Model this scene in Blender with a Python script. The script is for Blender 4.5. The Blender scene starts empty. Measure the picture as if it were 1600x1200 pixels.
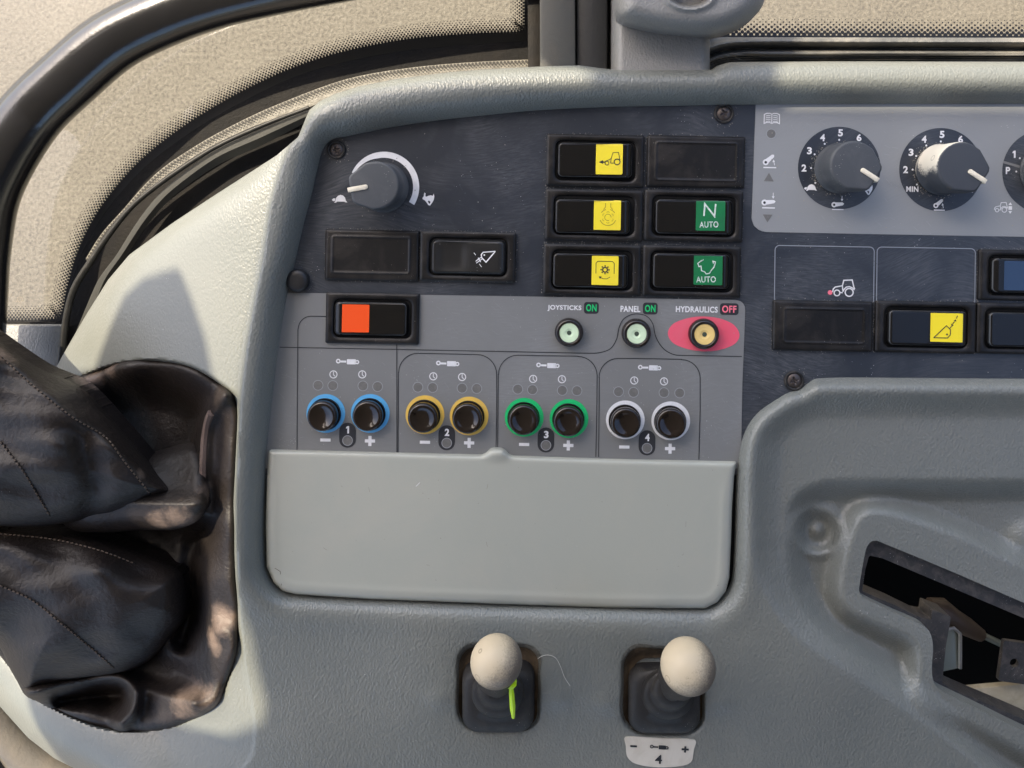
import bpy, math, random
import numpy as np
from mathutils import Vector
random.seed(7)
R = math.radians
SC = bpy.context.scene
COL = SC.collection

# ---------------------------------------------------------------- camera / light / exposure
S = 0.00035                       # metres per photo pixel on the panel plane
NX, NY = 860.0, 360.0             # foot of the camera on the panel plane
D = 0.40                          # camera height over the panel
XN, YN = (NX-800)*S, (600-NY)*S

cd = bpy.data.cameras.new('camera'); cam = bpy.data.objects.new('camera', cd); COL.objects.link(cam)
cam.location = (XN, YN, D); cam.rotation_euler = (0, 0, 0)
cd.sensor_width = 36; cd.lens = 36*(D/S)/1600
cd.shift_x = (800-NX)/1600; cd.shift_y = (NY-600)/1600
cd.clip_start = 0.01; cd.clip_end = 200
SC.camera = cam

SUN = Vector((-0.47, 0.46, 0.75)).normalized()
w = bpy.data.worlds.new('World'); SC.world = w; w.use_nodes = True
nt = w.node_tree
sky = nt.nodes.new('ShaderNodeTexSky'); sky.sky_type = 'NISHITA'; sky.sun_disc = False
sky.sun_elevation = math.asin(SUN.z); sky.sun_rotation = math.atan2(SUN.x, SUN.y)
sky.dust_density = 3.0; sky.ozone_density = .4; sky.air_density = .8
bg = nt.nodes['Background']; bg.inputs['Strength'].default_value = 0.15
nt.links.new(sky.outputs[0], bg.inputs['Color'])
sl = bpy.data.lights.new('sun', 'SUN'); sl.energy = 2.7; sl.angle = R(0.5); sl.color = (1.0, 0.875, 0.67)
so = bpy.data.objects.new('sun', sl); COL.objects.link(so)
so.rotation_euler = SUN.to_track_quat('Z', 'Y').to_euler(); so.location = (-1, 1, 2)
SC.view_settings.view_transform = 'Standard'; SC.view_settings.look = 'None'
SC.view_settings.exposure = 1.66; SC.view_settings.gamma = 1; SC.view_settings.use_curve_mapping = False
SC.cycles.max_bounces = 8; SC.cycles.transparent_max_bounces = 12

# ---------------------------------------------------------------- helpers
def W(px, py, z=0.0):             # photo pixel + height in mm -> world point
    k = (D - z/1000)/D
    return (XN + (px-NX)*S*k, YN - (py-NY)*S*k, z/1000)
def mapW(x, y, z):
    k = (D - z/1000)/D
    return np.stack([XN + (x-NX)*S*k, YN - (y-NY)*S*k, z/1000], -1)
def mapL(x, y, z):
    return np.stack([x*S, -y*S, z/1000], -1)

def mesh_obj(name, verts, faces, mat, parent=None, smooth=True, ang=38, origin=None):
    v = np.asarray(verts, float)
    if parent is not None and origin is None: origin = parent['_o'] if '_o' in parent else None
    if origin is not None: v = v - np.array(origin)[None]
    me = bpy.data.meshes.new(name); me.from_pydata(v.tolist(), [], faces); me.update()
    if smooth:
        me.polygons.foreach_set('use_smooth', [True]*len(me.polygons))
        me.set_sharp_from_angle(angle=R(ang))
    me.materials.append(mat)
    o = bpy.data.objects.new(name, me); COL.objects.link(o)
    if parent is not None: o.parent = parent
    elif origin is not None: o.location = origin
    return o
def tag(o, label, cat=None, group=None, kind=None):
    o['label'] = label
    if cat: o['category'] = cat
    if group: o['group'] = group
    if kind: o['kind'] = kind
    return o
ROOTS = []
def thing(name, label, cat, loc=(0, 0, 0), group=None, kind=None, local=False):
    o = bpy.data.objects.new(name, None); COL.objects.link(o); o.empty_display_size = 0.01
    o.location = loc
    o['_o'] = (0.0, 0.0, 0.0) if local else tuple(loc)
    tag(o, label, cat, group, kind); ROOTS.append(o)
    return o
def sub(o, like):                 # let a part act as parent for sub-parts built in the same coordinates
    o['_o'] = tuple(like['_o']); ROOTS.append(o); return o
def copy_tree(o, parent=None):
    c = o.copy(); COL.objects.link(c)
    if parent is not None: c.parent = parent
    for ch in [x for x in bpy.data.objects if x.parent == o]: copy_tree(ch, c)
    if parent is None: ROOTS.append(c)
    return c

def smooth_poly(p, n=6, closed=True):
    p = np.array(p, float); m = len(p); out = []
    rng = range(m) if closed else range(m-1)
    for i in rng:
        if closed: a, b, c, d = p[(i-1) % m], p[i], p[(i+1) % m], p[(i+2) % m]
        else: a, b, c, d = p[max(i-1, 0)], p[i], p[i+1], p[min(i+2, m-1)]
        for t in np.arange(n)/n:
            # centripetal-like: limit tangents by segment lengths
            l1 = np.linalg.norm(c-b)+1e-9
            tb = (c-a); tb = tb/(np.linalg.norm(tb)+1e-9)*min(l1, np.linalg.norm(b-a)+1e-9 if np.linalg.norm(b-a) > 0 else l1)
            u0, u1, u2 = b-a, c-b, d-c
            def sharp(p_, q_): return p_@q_ < .42*np.linalg.norm(p_)*np.linalg.norm(q_) and min(np.linalg.norm(p_), np.linalg.norm(q_)) > 60
            tc = (d-b); tc = tc/(np.linalg.norm(tc)+1e-9)*min(l1, np.linalg.norm(d-c)+1e-9 if np.linalg.norm(d-c) > 0 else l1)
            if sharp(u0, u1): tb = tb*0
            if sharp(u1, u2): tc = tc*0
            h0 = 2*t**3-3*t**2+1; h1 = t**3-2*t**2+t; h2 = -2*t**3+3*t**2; h3 = t**3-t**2
            out.append(h0*b+h1*tb+h2*c+h3*tc)
    if not closed: out.append(p[-1])
    return np.array(out)
def sdf(poly, X, Y):              # signed distance, positive inside
    p = np.asarray(poly, float); d2 = np.full(X.shape, 1e12); ins = np.zeros(X.shape, bool)
    for i in range(len(p)):
        ax, ay = p[i]; bx, by = p[(i+1) % len(p)]
        ex, ey = bx-ax, by-ay; L = ex*ex+ey*ey
        if L < 1e-12: continue
        wx, wy = X-ax, Y-ay
        t = np.clip((wx*ex+wy*ey)/L, 0, 1)
        d2 = np.minimum(d2, (wx-t*ex)**2+(wy-t*ey)**2)
        if ay != by:
            c = ((ay <= Y) & (by > Y)) | ((by <= Y) & (ay > Y))
            ins ^= c & (X < ax+(Y-ay)/(by-ay)*ex)
    d = np.sqrt(d2); return np.where(ins, d, -d)
def pdist(pl, X, Y):              # distance to an open polyline
    p = np.asarray(pl, float); d2 = np.full(X.shape, 1e12)
    for i in range(len(p)-1):
        ax, ay = p[i]; ex, ey = p[i+1]-p[i]; L = ex*ex+ey*ey
        if L < 1e-12: continue
        t = np.clip(((X-ax)*ex+(Y-ay)*ey)/L, 0, 1)
        d2 = np.minimum(d2, (X-ax-t*ex)**2+(Y-ay-t*ey)**2)
    return np.sqrt(d2)
def sstep(a, b, x):
    t = np.clip((x-a)/(b-a), 0, 1); return t*t*(3-2*t)
def rrsdf(w_, h_, r):             # rounded rectangle centred on 0
    def f(X, Y):
        qx = np.abs(X)-(w_/2-r); qy = np.abs(Y)-(h_/2-r)
        return -(np.sqrt(np.maximum(qx, 0)**2+np.maximum(qy, 0)**2)+np.minimum(np.maximum(qx, qy), 0)-r)
    return f
_rs = np.random.RandomState(3)
_wv = [(a, b, c) for a, b, c in zip(_rs.uniform(0, 6.28, 60), _rs.uniform(0, 6.28, 60), _rs.uniform(.6, 1.6, 60))]
def wob(X, Y, L, k=0, n=7):       # smooth pseudo noise of wavelength L px, about -1..1
    s = 0
    for i in range(n):
        a, b, c = _wv[(k*n+i) % 60]; f = 6.283/L*c
        s = s+np.sin(f*(X*math.cos(a)+Y*math.sin(a))+b)
    return s/math.sqrt(n)

def field(bounds, step, sfun, zfun, mapf=mapW, skirt=0.0):
    x0, y0, x1, y1 = bounds
    xs = np.arange(x0, x1+step*.5, step); ys = np.arange(y0, y1+step*.5, step)
    X, Y = np.meshgrid(xs, ys); F = sfun(X, Y); ny, nx = F.shape
    ins = F > 0
    idx = -np.ones(F.shape, int); idx[ins] = np.arange(ins.sum())
    vx = list(X[ins]); vy = list(Y[ins])
    c = ins[:-1, :-1].astype(int)+ins[1:, :-1]+ins[1:, 1:]+ins[:-1, 1:]
    I, J = np.nonzero(c == 4)
    faces = np.stack([idx[I, J], idx[I+1, J], idx[I+1, J+1], idx[I, J+1]], -1).tolist()
    cache = {}; segs = []
    I, J = np.nonzero((c > 0) & (c < 4))
    for i, j in zip(I.tolist(), J.tolist()):
        cs = [(i, j), (i+1, j), (i+1, j+1), (i, j+1)]; poly = []
        for k in range(4):
            a, b = cs[k], cs[(k+1) % 4]
            if ins[a]: poly.append((idx[a], 0))
            if ins[a] != ins[b]:
                key = (a, b) if a < b else (b, a)
                if key not in cache:
                    t = F[a]/(F[a]-F[b]); t = min(max(t, .02), .98)
                    cache[key] = len(vx)
                    vx.append(X[a]+(X[b]-X[a])*t); vy.append(Y[a]+(Y[b]-Y[a])*t)
                poly.append((cache[key], 1 if ins[a] else 2))
        if len(poly) >= 3:
            faces.append([p[0] for p in poly])
            for k in range(len(poly)):
                if poly[k][1] == 1 and poly[(k+1) % len(poly)][1] == 2:
                    segs.append((poly[k][0], poly[(k+1) % len(poly)][0]))
    vx = np.array(vx); vy = np.array(vy); vz = zfun(vx, vy)*np.ones_like(vx)
    V = mapf(vx, vy, vz)
    if skirt and segs:
        mp = {}; ex = []
        for a, b in segs:
            for q in (a, b):
                if q not in mp: mp[q] = len(vx)+len(ex); ex.append(q)
            faces.append([b, a, mp[a], mp[b]])
        E = V[ex].copy(); E[:, 2] -= skirt/1000
        V = np.concatenate([V, E])
    return V, faces

class Ink:                        # flat printed marks
    def __init__(s): s.v = []; s.f = []
    def poly(s, pts):
        b = len(s.v); s.v += [tuple(p) for p in pts]; s.f.append(list(range(b, b+len(pts)))); return s
    def disc(s, x, y, r, n=24, ry=None):
        return s.poly([(x+r*math.cos(-6.2832*i/n), y+(ry or r)*math.sin(-6.2832*i/n)) for i in range(n)])
    def ring(s, x, y, r0, r1, a0=0, a1=360, n=48):
        b = len(s.v)
        for i in range(n+1):
            a = R(a0+(a1-a0)*i/n)
            for r in (r0, r1): s.v.append((x+r*math.cos(a), y-r*math.sin(a)))
        for i in range(n): k = b+2*i; s.f.append([k, k+1, k+3, k+2])
        return s
    def line(s, pts, wd, closed=False):
        p = np.array(pts, float); n = len(p); b = len(s.v)
        for i in range(n):
            if closed: a, c = p[i-1], p[(i+1) % n]
            else: a, c = p[max(i-1, 0)], p[min(i+1, n-1)]
            t1 = p[i]-a; t2 = c-p[i]
            l1, l2 = np.linalg.norm(t1), np.linalg.norm(t2)
            t1 = t1/l1 if l1 > 1e-6 else t2/l2; t2 = t2/l2 if l2 > 1e-6 else t1
            m = t1+t2; lm = np.linalg.norm(m)
            m = m/lm if lm > 1e-3 else t1
            cs = max(.35, float(m@t1)); nrm = np.array([-m[1], m[0]])*wd/2/cs
            s.v += [tuple(p[i]+nrm), tuple(p[i]-nrm)]
        for i in range(n if closed else n-1):
            k = b+2*i; q = b+2*((i+1) % n); s.f.append([k, k+1, q+1, q])
        return s
    def rect(s, x, y, w_, h_, r=0, ang=0):
        return s.poly(rrpts(x, y, w_, h_, r, ang))
    def text(s, t, x, y, w_, h_, ang=0, bold=.02):
        if t == '1': return s.poly([(x-.5, y-h_/2), (x+2.0, y-h_/2), (x+1.8, y+h_/2), (x-.9, y+h_/2), (x-.7, y-h_/2+3.2), (x-3, y-h_/2+4), (x-2.9, y-h_/2+2)])
        v, f = glyphs(t, bold); v = (v-v.min(0))/(v.max(0)-v.min(0)+1e-9)-.5
        ca, sa = math.cos(R(ang)), math.sin(R(ang)); b = len(s.v)
        for q in v:
            u, z = q[0]*w_, -q[1]*h_
            s.v.append((x+u*ca-z*sa, y+u*sa+z*ca))
        s.f += [[b+i for i in g] for g in f]; return s
    def add(s, o, x, y, sc=1, ang=0, sx=1):
        ca, sa = math.cos(R(ang)), math.sin(R(ang)); b = len(s.v)
        for u, z in o.v:
            u *= sc*sx; z *= sc; s.v.append((x+u*ca-z*sa, y+u*sa+z*ca))
        s.f += [[b+i for i in g] for g in o.f]; return s
    def build(s, name, mat, parent, z, mapf=mapW, origin=None):
        v = np.array(s.v, float); zz = z(v[:, 0], v[:, 1]) if callable(z) else np.full(len(v), float(z))
        return mesh_obj(name, mapf(v[:, 0], v[:, 1], zz), s.f, mat, parent, smooth=False, origin=origin)
_gl = {}
def glyphs(t, bold):
    if (t, bold) in _gl: return _gl[(t, bold)]
    c = bpy.data.curves.new('lettering', 'FONT'); c.body = t; c.size = 1; c.offset = bold; c.resolution_u = 4
    c.space_character = 1.08
    o = bpy.data.objects.new('lettering', c); COL.objects.link(o)
    dg = bpy.context.evaluated_depsgraph_get(); dg.update()
    m = o.evaluated_get(dg).to_mesh()
    v = np.array([(q.co.x, q.co.y) for q in m.vertices]); f = [list(q.vertices) for q in m.polygons]
    o.evaluated_get(dg).to_mesh_clear(); bpy.data.objects.remove(o); bpy.data.curves.remove(c)
    _gl[(t, bold)] = (v, f); return v, f
def rrpts(x, y, w_, h_, r=0, ang=0, n=5):
    pts = []
    for sx, sy, a0 in ((1, -1, -90), (1, 1, 0), (-1, 1, 90), (-1, -1, 180)):
        if r <= 0: pts.append((sx*w_/2, sy*h_/2)); continue
        for k in range(n+1):
            a = R(a0+90*k/n); pts.append((sx*(w_/2-r)+r*math.cos(a), sy*(h_/2-r)+r*math.sin(a)))
    ca, sa = math.cos(R(ang)), math.sin(R(ang))
    return [(x+u*ca-v*sa, y+u*sa+v*ca) for u, v in pts]

def loft(loops, cap=True, capbase=False):     # loops: list of (N,3) arrays in metres
    N = len(loops[0]); V = np.concatenate([np.asarray(l, float) for l in loops]); F = []
    for k in range(len(loops)-1):
        for i in range(N):
            j = (i+1) % N; F.append([k*N+i, k*N+j, (k+1)*N+j, (k+1)*N+i])
    if cap: F.append([(len(loops)-1)*N+i for i in range(N)])
    if capbase: F.append([i for i in range(N)][::-1])
    return V, F
def circ(r, z, n=40, cx=0, cy=0):             # px radius, mm height, local metres
    a = np.arange(n)*2*np.pi/n
    return np.stack([(cx+r*np.cos(a))*S, (cy+r*np.sin(a))*S, np.full(n, z/1000)], -1)
def turned(prof, n=40):                       # [(radius px, z mm)] -> surface of revolution
    return loft([circ(r, z, n) for r, z in prof])
def ploop(pts, z):
    p = np.array(pts, float); return np.stack([p[:, 0]*S, -p[:, 1]*S, np.full(len(p), z/1000)], -1)[::-1]
def plate(pts, z0, z1, bev=1.2):              # bevelled prism from pixel outline (local)
    p = np.array(pts, float); n = len(p)
    t = np.roll(p, -1, 0)-np.roll(p, 1, 0); t /= np.linalg.norm(t, axis=1)[:, None]+1e-9
    nr = np.stack([-t[:, 1], t[:, 0]], -1)
    area = np.sum(p[:, 0]*np.roll(p[:, 1], -1)-np.roll(p[:, 0], -1)*p[:, 1])
    if area < 0: nr = -nr                     # nr points inwards
    bm = bev*S*1000
    L = [ploop(p, z0), ploop(p, z1-bm), ploop(p+nr*bev*.3, z1-bm*.35), ploop(p+nr*bev, z1)]
    if area < 0: L = [l[::-1] for l in L]
    return loft(L)
def tube(pts, rad, n=10, closed=False, capends=True):   # world/local metre polyline
    P = np.array(pts, float); m = len(P); rad = np.full(m, rad) if np.isscalar(rad) else np.array(rad)
    V = []; F = []; up = np.array([0.13, 0.21, 0.97])
    for i in range(m):
        t = P[min(i+1, m-1)]-P[max(i-1, 0)]; t /= np.linalg.norm(t)+1e-12
        a = np.cross(up, t); 
        if np.linalg.norm(a) < 1e-4: a = np.cross([1, 0, 0], t)
        a /= np.linalg.norm(a); b = np.cross(t, a)
        for k in range(n):
            q = 2*np.pi*k/n; V.append(P[i]+rad[i]*(a*np.cos(q)+b*np.sin(q)))
    for i in range(m-1):
        for k in range(n):
            F.append([i*n+k, i*n+(k+1) % n, (i+1)*n+(k+1) % n, (i+1)*n+k])
    if capends: F.append(list(range(n))[::-1]); F.append([(m-1)*n+k for k in range(n)])
    return V, F

# ---------------------------------------------------------------- materials
def mat(name, col, rough=.5, spec=.5, bump=None, dirt=None, speck=None, metal=0, vary=0.0, smear=None, streak=None, coat=0):
    """bump=(kind, scale, dist) ; dirt=(colour, scale, amount) ; speck=(colour, scale, threshold)"""
    m = bpy.data.materials.new(name); m.use_nodes = True; n = m.node_tree.nodes; l = m.node_tree.links
    b = n['Principled BSDF']; b.inputs['Roughness'].default_value = rough; b.inputs['Metallic'].default_value = metal
    b.inputs['Specular IOR Level'].default_value = spec
    b.inputs['Base Color'].default_value = (*col, 1)
    if coat: b.inputs['Coat Weight'].default_value = coat; b.inputs['Coat Roughness'].default_value = .08
    geo = n.new('ShaderNodeTexCoord').outputs['Object']
    def N(t, **kw):
        q = n.new(t)
        for k, v in kw.items():
            if k in q.inputs: q.inputs[k].default_value = v
            else: setattr(q, k, v)
        return q
    cur = None
    def mix(fac, c2, c1):
        q = n.new('ShaderNodeMix'); q.data_type = 'RGBA'
        l.new(fac, q.inputs[0])
        if c1 is None: q.inputs[6].default_value = (*col, 1)
        else: l.new(c1, q.inputs[6])
        q.inputs[7].default_value = (*c2, 1)
        return q.outputs[2]
    def ramp(src, a, c, lo=0, hi=1):
        q = n.new('ShaderNodeMapRange'); l.new(src, q.inputs[0])
        q.inputs[1].default_value = a; q.inputs[2].default_value = c; q.inputs[3].default_value = lo; q.inputs[4].default_value = hi
        return q.outputs[0]
    def mapping(sc, rot=0):
        q = n.new('ShaderNodeMapping'); l.new(geo, q.inputs[0]); q.inputs['Scale'].default_value = sc
        q.inputs['Rotation'].default_value = (0, 0, rot); return q.outputs[0]
    if vary:
        t = N('ShaderNodeTexNoise', Scale=22.0, Detail=4.0); l.new(geo, t.inputs['Vector'])
        cur = mix(ramp(t.outputs[0], .3, .72, 0, 1), tuple(min(1, c*(1+vary)) for c in col), cur)
    if dirt:
        dc, dsc, da = dirt
        t = N('ShaderNodeTexNoise', Scale=dsc, Detail=6.0, Roughness=.65, Distortion=.6); l.new(geo, t.inputs['Vector'])
        cur = mix(ramp(t.outputs[0], .45, .75, 0, da), dc, cur)
    if smear:                     # wiping marks left in dust
        sc_, am, rot = smear
        t0 = N('ShaderNodeTexNoise', Scale=7.0, Detail=1.0); l.new(geo, t0.inputs['Vector'])
        q = n.new('ShaderNodeVectorMath'); q.operation = 'MULTIPLY_ADD'
        l.new(t0.outputs['Color'], q.inputs[0]); q.inputs[1].default_value = (.12, .12, 0); l.new(geo, q.inputs[2])
        mp = n.new('ShaderNodeMapping'); l.new(q.outputs[0], mp.inputs[0]); mp.inputs['Scale'].default_value = (130, 1150, 30); mp.inputs['Rotation'].default_value = (0, 0, rot)
        t = N('ShaderNodeTexNoise', Scale=1.0, Detail=4.0, Roughness=.7); l.new(mp.outputs[0], t.inputs['Vector'])
        t2 = N('ShaderNodeTexNoise', Scale=sc_, Detail=4.0, Distortion=.8); l.new(geo, t2.inputs['Vector'])
        mm = n.new('ShaderNodeMath'); mm.operation = 'MULTIPLY'
        l.new(ramp(t.outputs[0], .40, .72, .15*am, am), mm.inputs[0]); l.new(ramp(t2.outputs[0], .42, .68, 0, 1), mm.inputs[1])
        cur = mix(mm.outputs[0], (.36, .37, .38), cur)
        rr = n.new('ShaderNodeMath'); rr.operation = 'ADD'; rr.inputs[1].default_value = rough
        l.new(ramp(t.outputs[0], .3, .7, -.06, .12), rr.inputs[0]); l.new(rr.outputs[0], b.inputs['Roughness'])
    if speck:
        sc_, ss, th = speck
        t = N('ShaderNodeTexVoronoi', Scale=ss); l.new(geo, t.inputs['Vector'])
        t2 = N('ShaderNodeTexNoise', Scale=ss*.11, Detail=2.0); l.new(geo, t2.inputs['Vector'])
        a = ramp(t2.outputs[0], .4, .75, 0, th)
        q = n.new('ShaderNodeMath'); q.operation = 'LESS_THAN'; l.new(t.outputs['Distance'], q.inputs[0]); l.new(a, q.inputs[1])
        cur = mix(q.outputs[0], sc_, cur)
    if cur is not None: l.new(cur, b.inputs['Base Color'])
    if bump:
        kind, bs, bd = bump[:3]
        t0 = N('ShaderNodeTexNoise', Scale=bs*.35, Detail=2.0); l.new(geo, t0.inputs['Vector'])
        q = n.new('ShaderNodeVectorMath'); q.operation = 'MULTIPLY_ADD'
        l.new(t0.outputs['Color'], q.inputs[0]); q.inputs[1].default_value = (1.6/bs,)*3
        if kind == 'leather': l.new(mapping((1, .62, 1)), q.inputs[2])
        else: l.new(geo, q.inputs[2])
        if kind == 'leather':
            t = N('ShaderNodeTexVoronoi', Scale=bs, feature='SMOOTH_F1', Smoothness=.35); l.new(q.outputs[0], t.inputs['Vector'])
            t2 = N('ShaderNodeTexNoise', Scale=bs*.9, Detail=3.0); l.new(q.outputs[0], t2.inputs['Vector'])
            mm = n.new('ShaderNodeMath'); mm.operation = 'SUBTRACT'
            l.new(t2.outputs[0], mm.inputs[0]); l.new(t.outputs['Distance'], mm.inputs[1]); src = mm.outputs[0]
        else:
            t = N('ShaderNodeTexNoise', Scale=bs, Detail=4.0, Roughness=.6); l.new(q.outputs[0], t.inputs['Vector']); src = t.outputs[0]
        bp = n.new('ShaderNodeBump'); bp.inputs['Distance'].default_value = bd; bp.inputs['Strength'].default_value = 1
        if len(bump) > 3:         # grain is finer on the side wing
            sx = n.new('ShaderNodeSeparateXYZ'); l.new(geo, sx.inputs[0])
            l.new(ramp(sx.outputs[0], bump[3][0], bump[3][1], bump[3][2], 1), bp.inputs['Strength'])
        l.new(src, bp.inputs['Height']); l.new(bp.outputs[0], b.inputs['Normal'])
    return m

DUST = (.42, .37, .28)
M = {}
M['shell'] = mat('grained grey plastic', (.160, .169, .153), .37, .58, ('leather', 900, .00024, (-.165, -.115, .4)), dirt=((.20, .20, .175), 9, .5), speck=((.5, .5, .45), 420, .09))
M['lid'] = mat('smooth light grey plastic', (.365, .37, .315), .30, .5, ('noise', 900, .00003), dirt=((.43, .41, .34), 11, .6), speck=((.5, .5, .45), 300, .05))
M['navy'] = mat('dark navy sheet', (.0215, .0265, .0355), .35, .5, ('noise', 1800, .00004), smear=(20, .25, .25), speck=((.4, .4, .4), 520, .12))
M['sheet'] = mat('grey printed sheet', (.182, .185, .181), .38, .5, ('noise', 1800, .00003), smear=(16, .26, .5), speck=((.5, .5, .5), 480, .10))
M['sheet2'] = mat('sky tinted printed sheet', (.25, .258, .258), .36, .5, ('noise', 1800, .00003), smear=(16, .24, .5), speck=((.5, .5, .5), 480, .10))  # copy of the grey sheet, lightened to imitate sky reflection
M['bezel'] = mat('black plastic', (.0075, .0070, .0070), .42, .32, ('noise', 1500, .00006), dirt=((.06, .052, .044), 40, .55), speck=((.4, .38, .34), 620, .10))
M['rocker'] = mat('satin black plastic', (.006, .0058, .0058), .22, .45, ('noise', 700, .00002), speck=((.35, .34, .32), 500, .08))
M['glint'] = mat('painted edge glint', (.050, .049, .047), .4, .5, dirt=((.012, .012, .012), 300, .9))  # tone of the sky highlight drawn on rocker edges
M['rocker2'] = mat('paler satin plastic', (.017, .017, .017), .30, .5, ('noise', 700, .00003), speck=((.35, .34, .32), 500, .1))  # paler base colour than the other rockers
M['gap'] = mat('black gap', (.004, .004, .004), .8, .2)
M['gloss'] = mat('gloss black cap', (.0105, .0068, .0055), .13, .6, ('noise', 160, .00006), dirt=((.028, .019, .014), 50, .6), speck=((.4, .38, .34), 620, .08))  # brown tint in the base colour imitates warm reflections
M['knob'] = mat('soft dark grey plastic', (.062, .067, .073), .5, .4, ('noise', 2500, .00004), speck=((.45, .43, .38), 900, .16), dirt=((.12, .12, .12), 60, .4))
M['pointer'] = mat('cream pointer', (.72, .66, .52), .5, .4, dirt=((.45, .36, .24), 300, .5))
M['white'] = mat('white print', (.74, .74, .74), .5, .4, dirt=((.45, .45, .46), 200, .4))
M['wline'] = mat('pale line print', (.26, .28, .31), .5, .4)
M['dline'] = mat('dark line print', (.022, .025, .03), .5, .4)
M['badge'] = mat('charcoal print', (.028, .030, .035), .42, .4)
M['lamp'] = mat('smoked lens', (.135, .132, .125), .42, .5, ('noise', 900, .0001), dirt=((.20, .195, .18), 300, .7))
M['lampring'] = mat('lens rim print', (.30, .31, .32), .5, .4)
M['blue'] = mat('blue print', (.10, .40, .72), .5, .4, dirt=((.2, .35, .5), 160, .4))
M['amber'] = mat('amber print', (.78, .50, .09), .5, .4, dirt=((.5, .4, .18), 160, .4))
M['green'] = mat('green print', (.012, .50, .15), .5, .4)
M['pink'] = mat('red pink print', (.80, .10, .16), .5, .4, dirt=((.6, .2, .22), 60, .4))
M['onpink'] = mat('pink lettering', (.85, .18, .24), .5, .4)
M['ytile'] = mat('yellow legend', (.82, .66, .035), .35, .45, ('noise', 800, .00003), dirt=((.6, .45, .06), 90, .35))
M['ytile2'] = mat('bright yellow legend', (.90, .72, .02), .35, .45)
M['gtile'] = mat('green legend', (.008, .165, .055), .33, .5, ('noise', 800, .00003), dirt=((.02, .10, .05), 90, .5))
M['rtile'] = mat('orange red legend', (.88, .085, .012), .38, .45)
M['btile'] = mat('dark blue legend', (.025, .05, .10), .25, .5, ('noise', 500, .00003))
M['kgreen'] = mat('pale green insert', (.60, .74, .50), .4, .45, ('noise', 600, .00004))
M['kamber'] = mat('pale amber insert', (.78, .56, .20), .4, .45, ('noise', 600, .00004))
M['hole'] = mat('dark pit', (.05, .07, .05), .6, .3)
M['screw'] = mat('dull steel screw', (.10, .085, .08), .42, .5, ('noise', 900, .0001), metal=.7, dirt=((.10, .07, .05), 200, .6))
M['screwcup'] = mat('dark cup', (.010, .010, .010), .6, .4, dirt=((.07, .06, .05), 150, .8))
M['cap'] = mat('black plug', (.014, .014, .015), .42, .5, ('noise', 900, .0001))
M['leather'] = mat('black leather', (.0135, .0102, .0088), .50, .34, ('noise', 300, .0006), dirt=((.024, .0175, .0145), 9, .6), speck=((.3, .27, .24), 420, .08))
M['suede'] = mat('worn leather edge', (.13, .095, .08), .8, .2, ('noise', 900, .0004))
M['thread'] = mat('dark thread', (.085, .066, .052), .8, .2)
M['rubber'] = mat('black rubber', (.013, .013, .014), .5, .4, ('noise', 400, .0002), dirt=((.07, .06, .048), 45, .6))
M['boot'] = mat('dusty rubber boot', (.019, .017, .0155), .55, .28, ('noise', 500, .00012), dirt=((.07, .062, .05), 60, .5), speck=((.4, .37, .3), 600, .14))
M['mud'] = mat('grime', (.06, .042, .025), .85, .2, ('noise', 300, .0006), dirt=((.15, .10, .055), 80, .8))
M['stain'] = mat('grime stain', (.10, .095, .078), .6, .3, ('leather', 760, .0004), dirt=((.13, .125, .105), 120, .9))
M['rail'] = mat('gloss black paint', (.010, .010, .011), .20, .55, ('noise', 90, .00025), dirt=((.04, .04, .045), 12, .4), coat=.4)
M['seal'] = mat('black seal', (.011, .011, .011), .5, .4, ('noise', 300, .0002), dirt=((.06, .058, .05), 30, .5))
M['bead'] = mat('dark grey seal bead', (.034, .034, .030), .5, .4, ('noise', 300, .0002), dirt=((.05, .048, .04), 40, .5))
M['frit'] = mat('black ceramic print', (.006, .006, .006), .35, .4)
M['brown'] = mat('dusty black frame', (.006, .0052, .0048), .65, .2, ('noise', 400, .0003), dirt=((.022, .017, .012), 14, .8))
M['olive'] = mat('olive grey post', (.06, .06, .052), .5, .4, ('noise', 300, .0002), dirt=((.075, .065, .05), 28, .6))
M['dark'] = mat('charcoal post', (.018, .0185, .0185), .5, .4, ('noise', 300, .0002), dirt=((.045, .045, .04), 28, .5))
M['grip'] = mat('grained grey cover', (.205, .203, .19), .45, .5, ('leather', 1000, .0002), dirt=((.25, .24, .22), 20, .5))
M['ledge'] = mat('pale speckled ledge', (.23, .215, .18), .5, .4, ('noise', 500, .0008), dirt=((.07, .065, .055), 200, .8))
M['steel'] = mat('dull dark steel', (.055, .054, .055), .45, .5, ('noise', 900, .0002), metal=.45, dirt=((.17, .15, .13), 140, .7), speck=((.5, .48, .44), 700, .2))
M['bright'] = mat('zinc steel', (.34, .33, .31), .42, .5, ('noise', 600, .0002), metal=.5, dirt=((.16, .14, .12), 90, .7))
M['tan'] = mat('tan connector', (.065, .045, .033), .5, .4)
M['clip'] = mat('clear clip', (.20, .22, .19), .25, .5)
M['cream'] = mat('cream sheet metal', (.50, .44, .31), .5, .4, ('noise', 120, .0004), dirt=((.25, .20, .12), 60, .6))
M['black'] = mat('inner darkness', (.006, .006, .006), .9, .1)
M['lime'] = mat('lime plastic', (.55, .85, .01), .35, .5)
M['sticker'] = mat('cream sticker', (.58, .54, .46), .5, .4, dirt=((.42, .37, .29), 70, .6), speck=((.1, .08, .06), 260, .09))
M['fibre'] = mat('pale fibre', (.55, .52, .46), .6, .3)
M['mat'] = mat('ribbed rubber mat', (.11, .105, .095), .7, .3, ('noise', 300, .0006), dirt=((.2, .18, .15), 40, .6))
M['trim'] = mat('grey trim', (.115, .105, .092), .6, .3, ('noise', 500, .0003), dirt=((.2, .17, .13), 30, .6))
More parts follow.
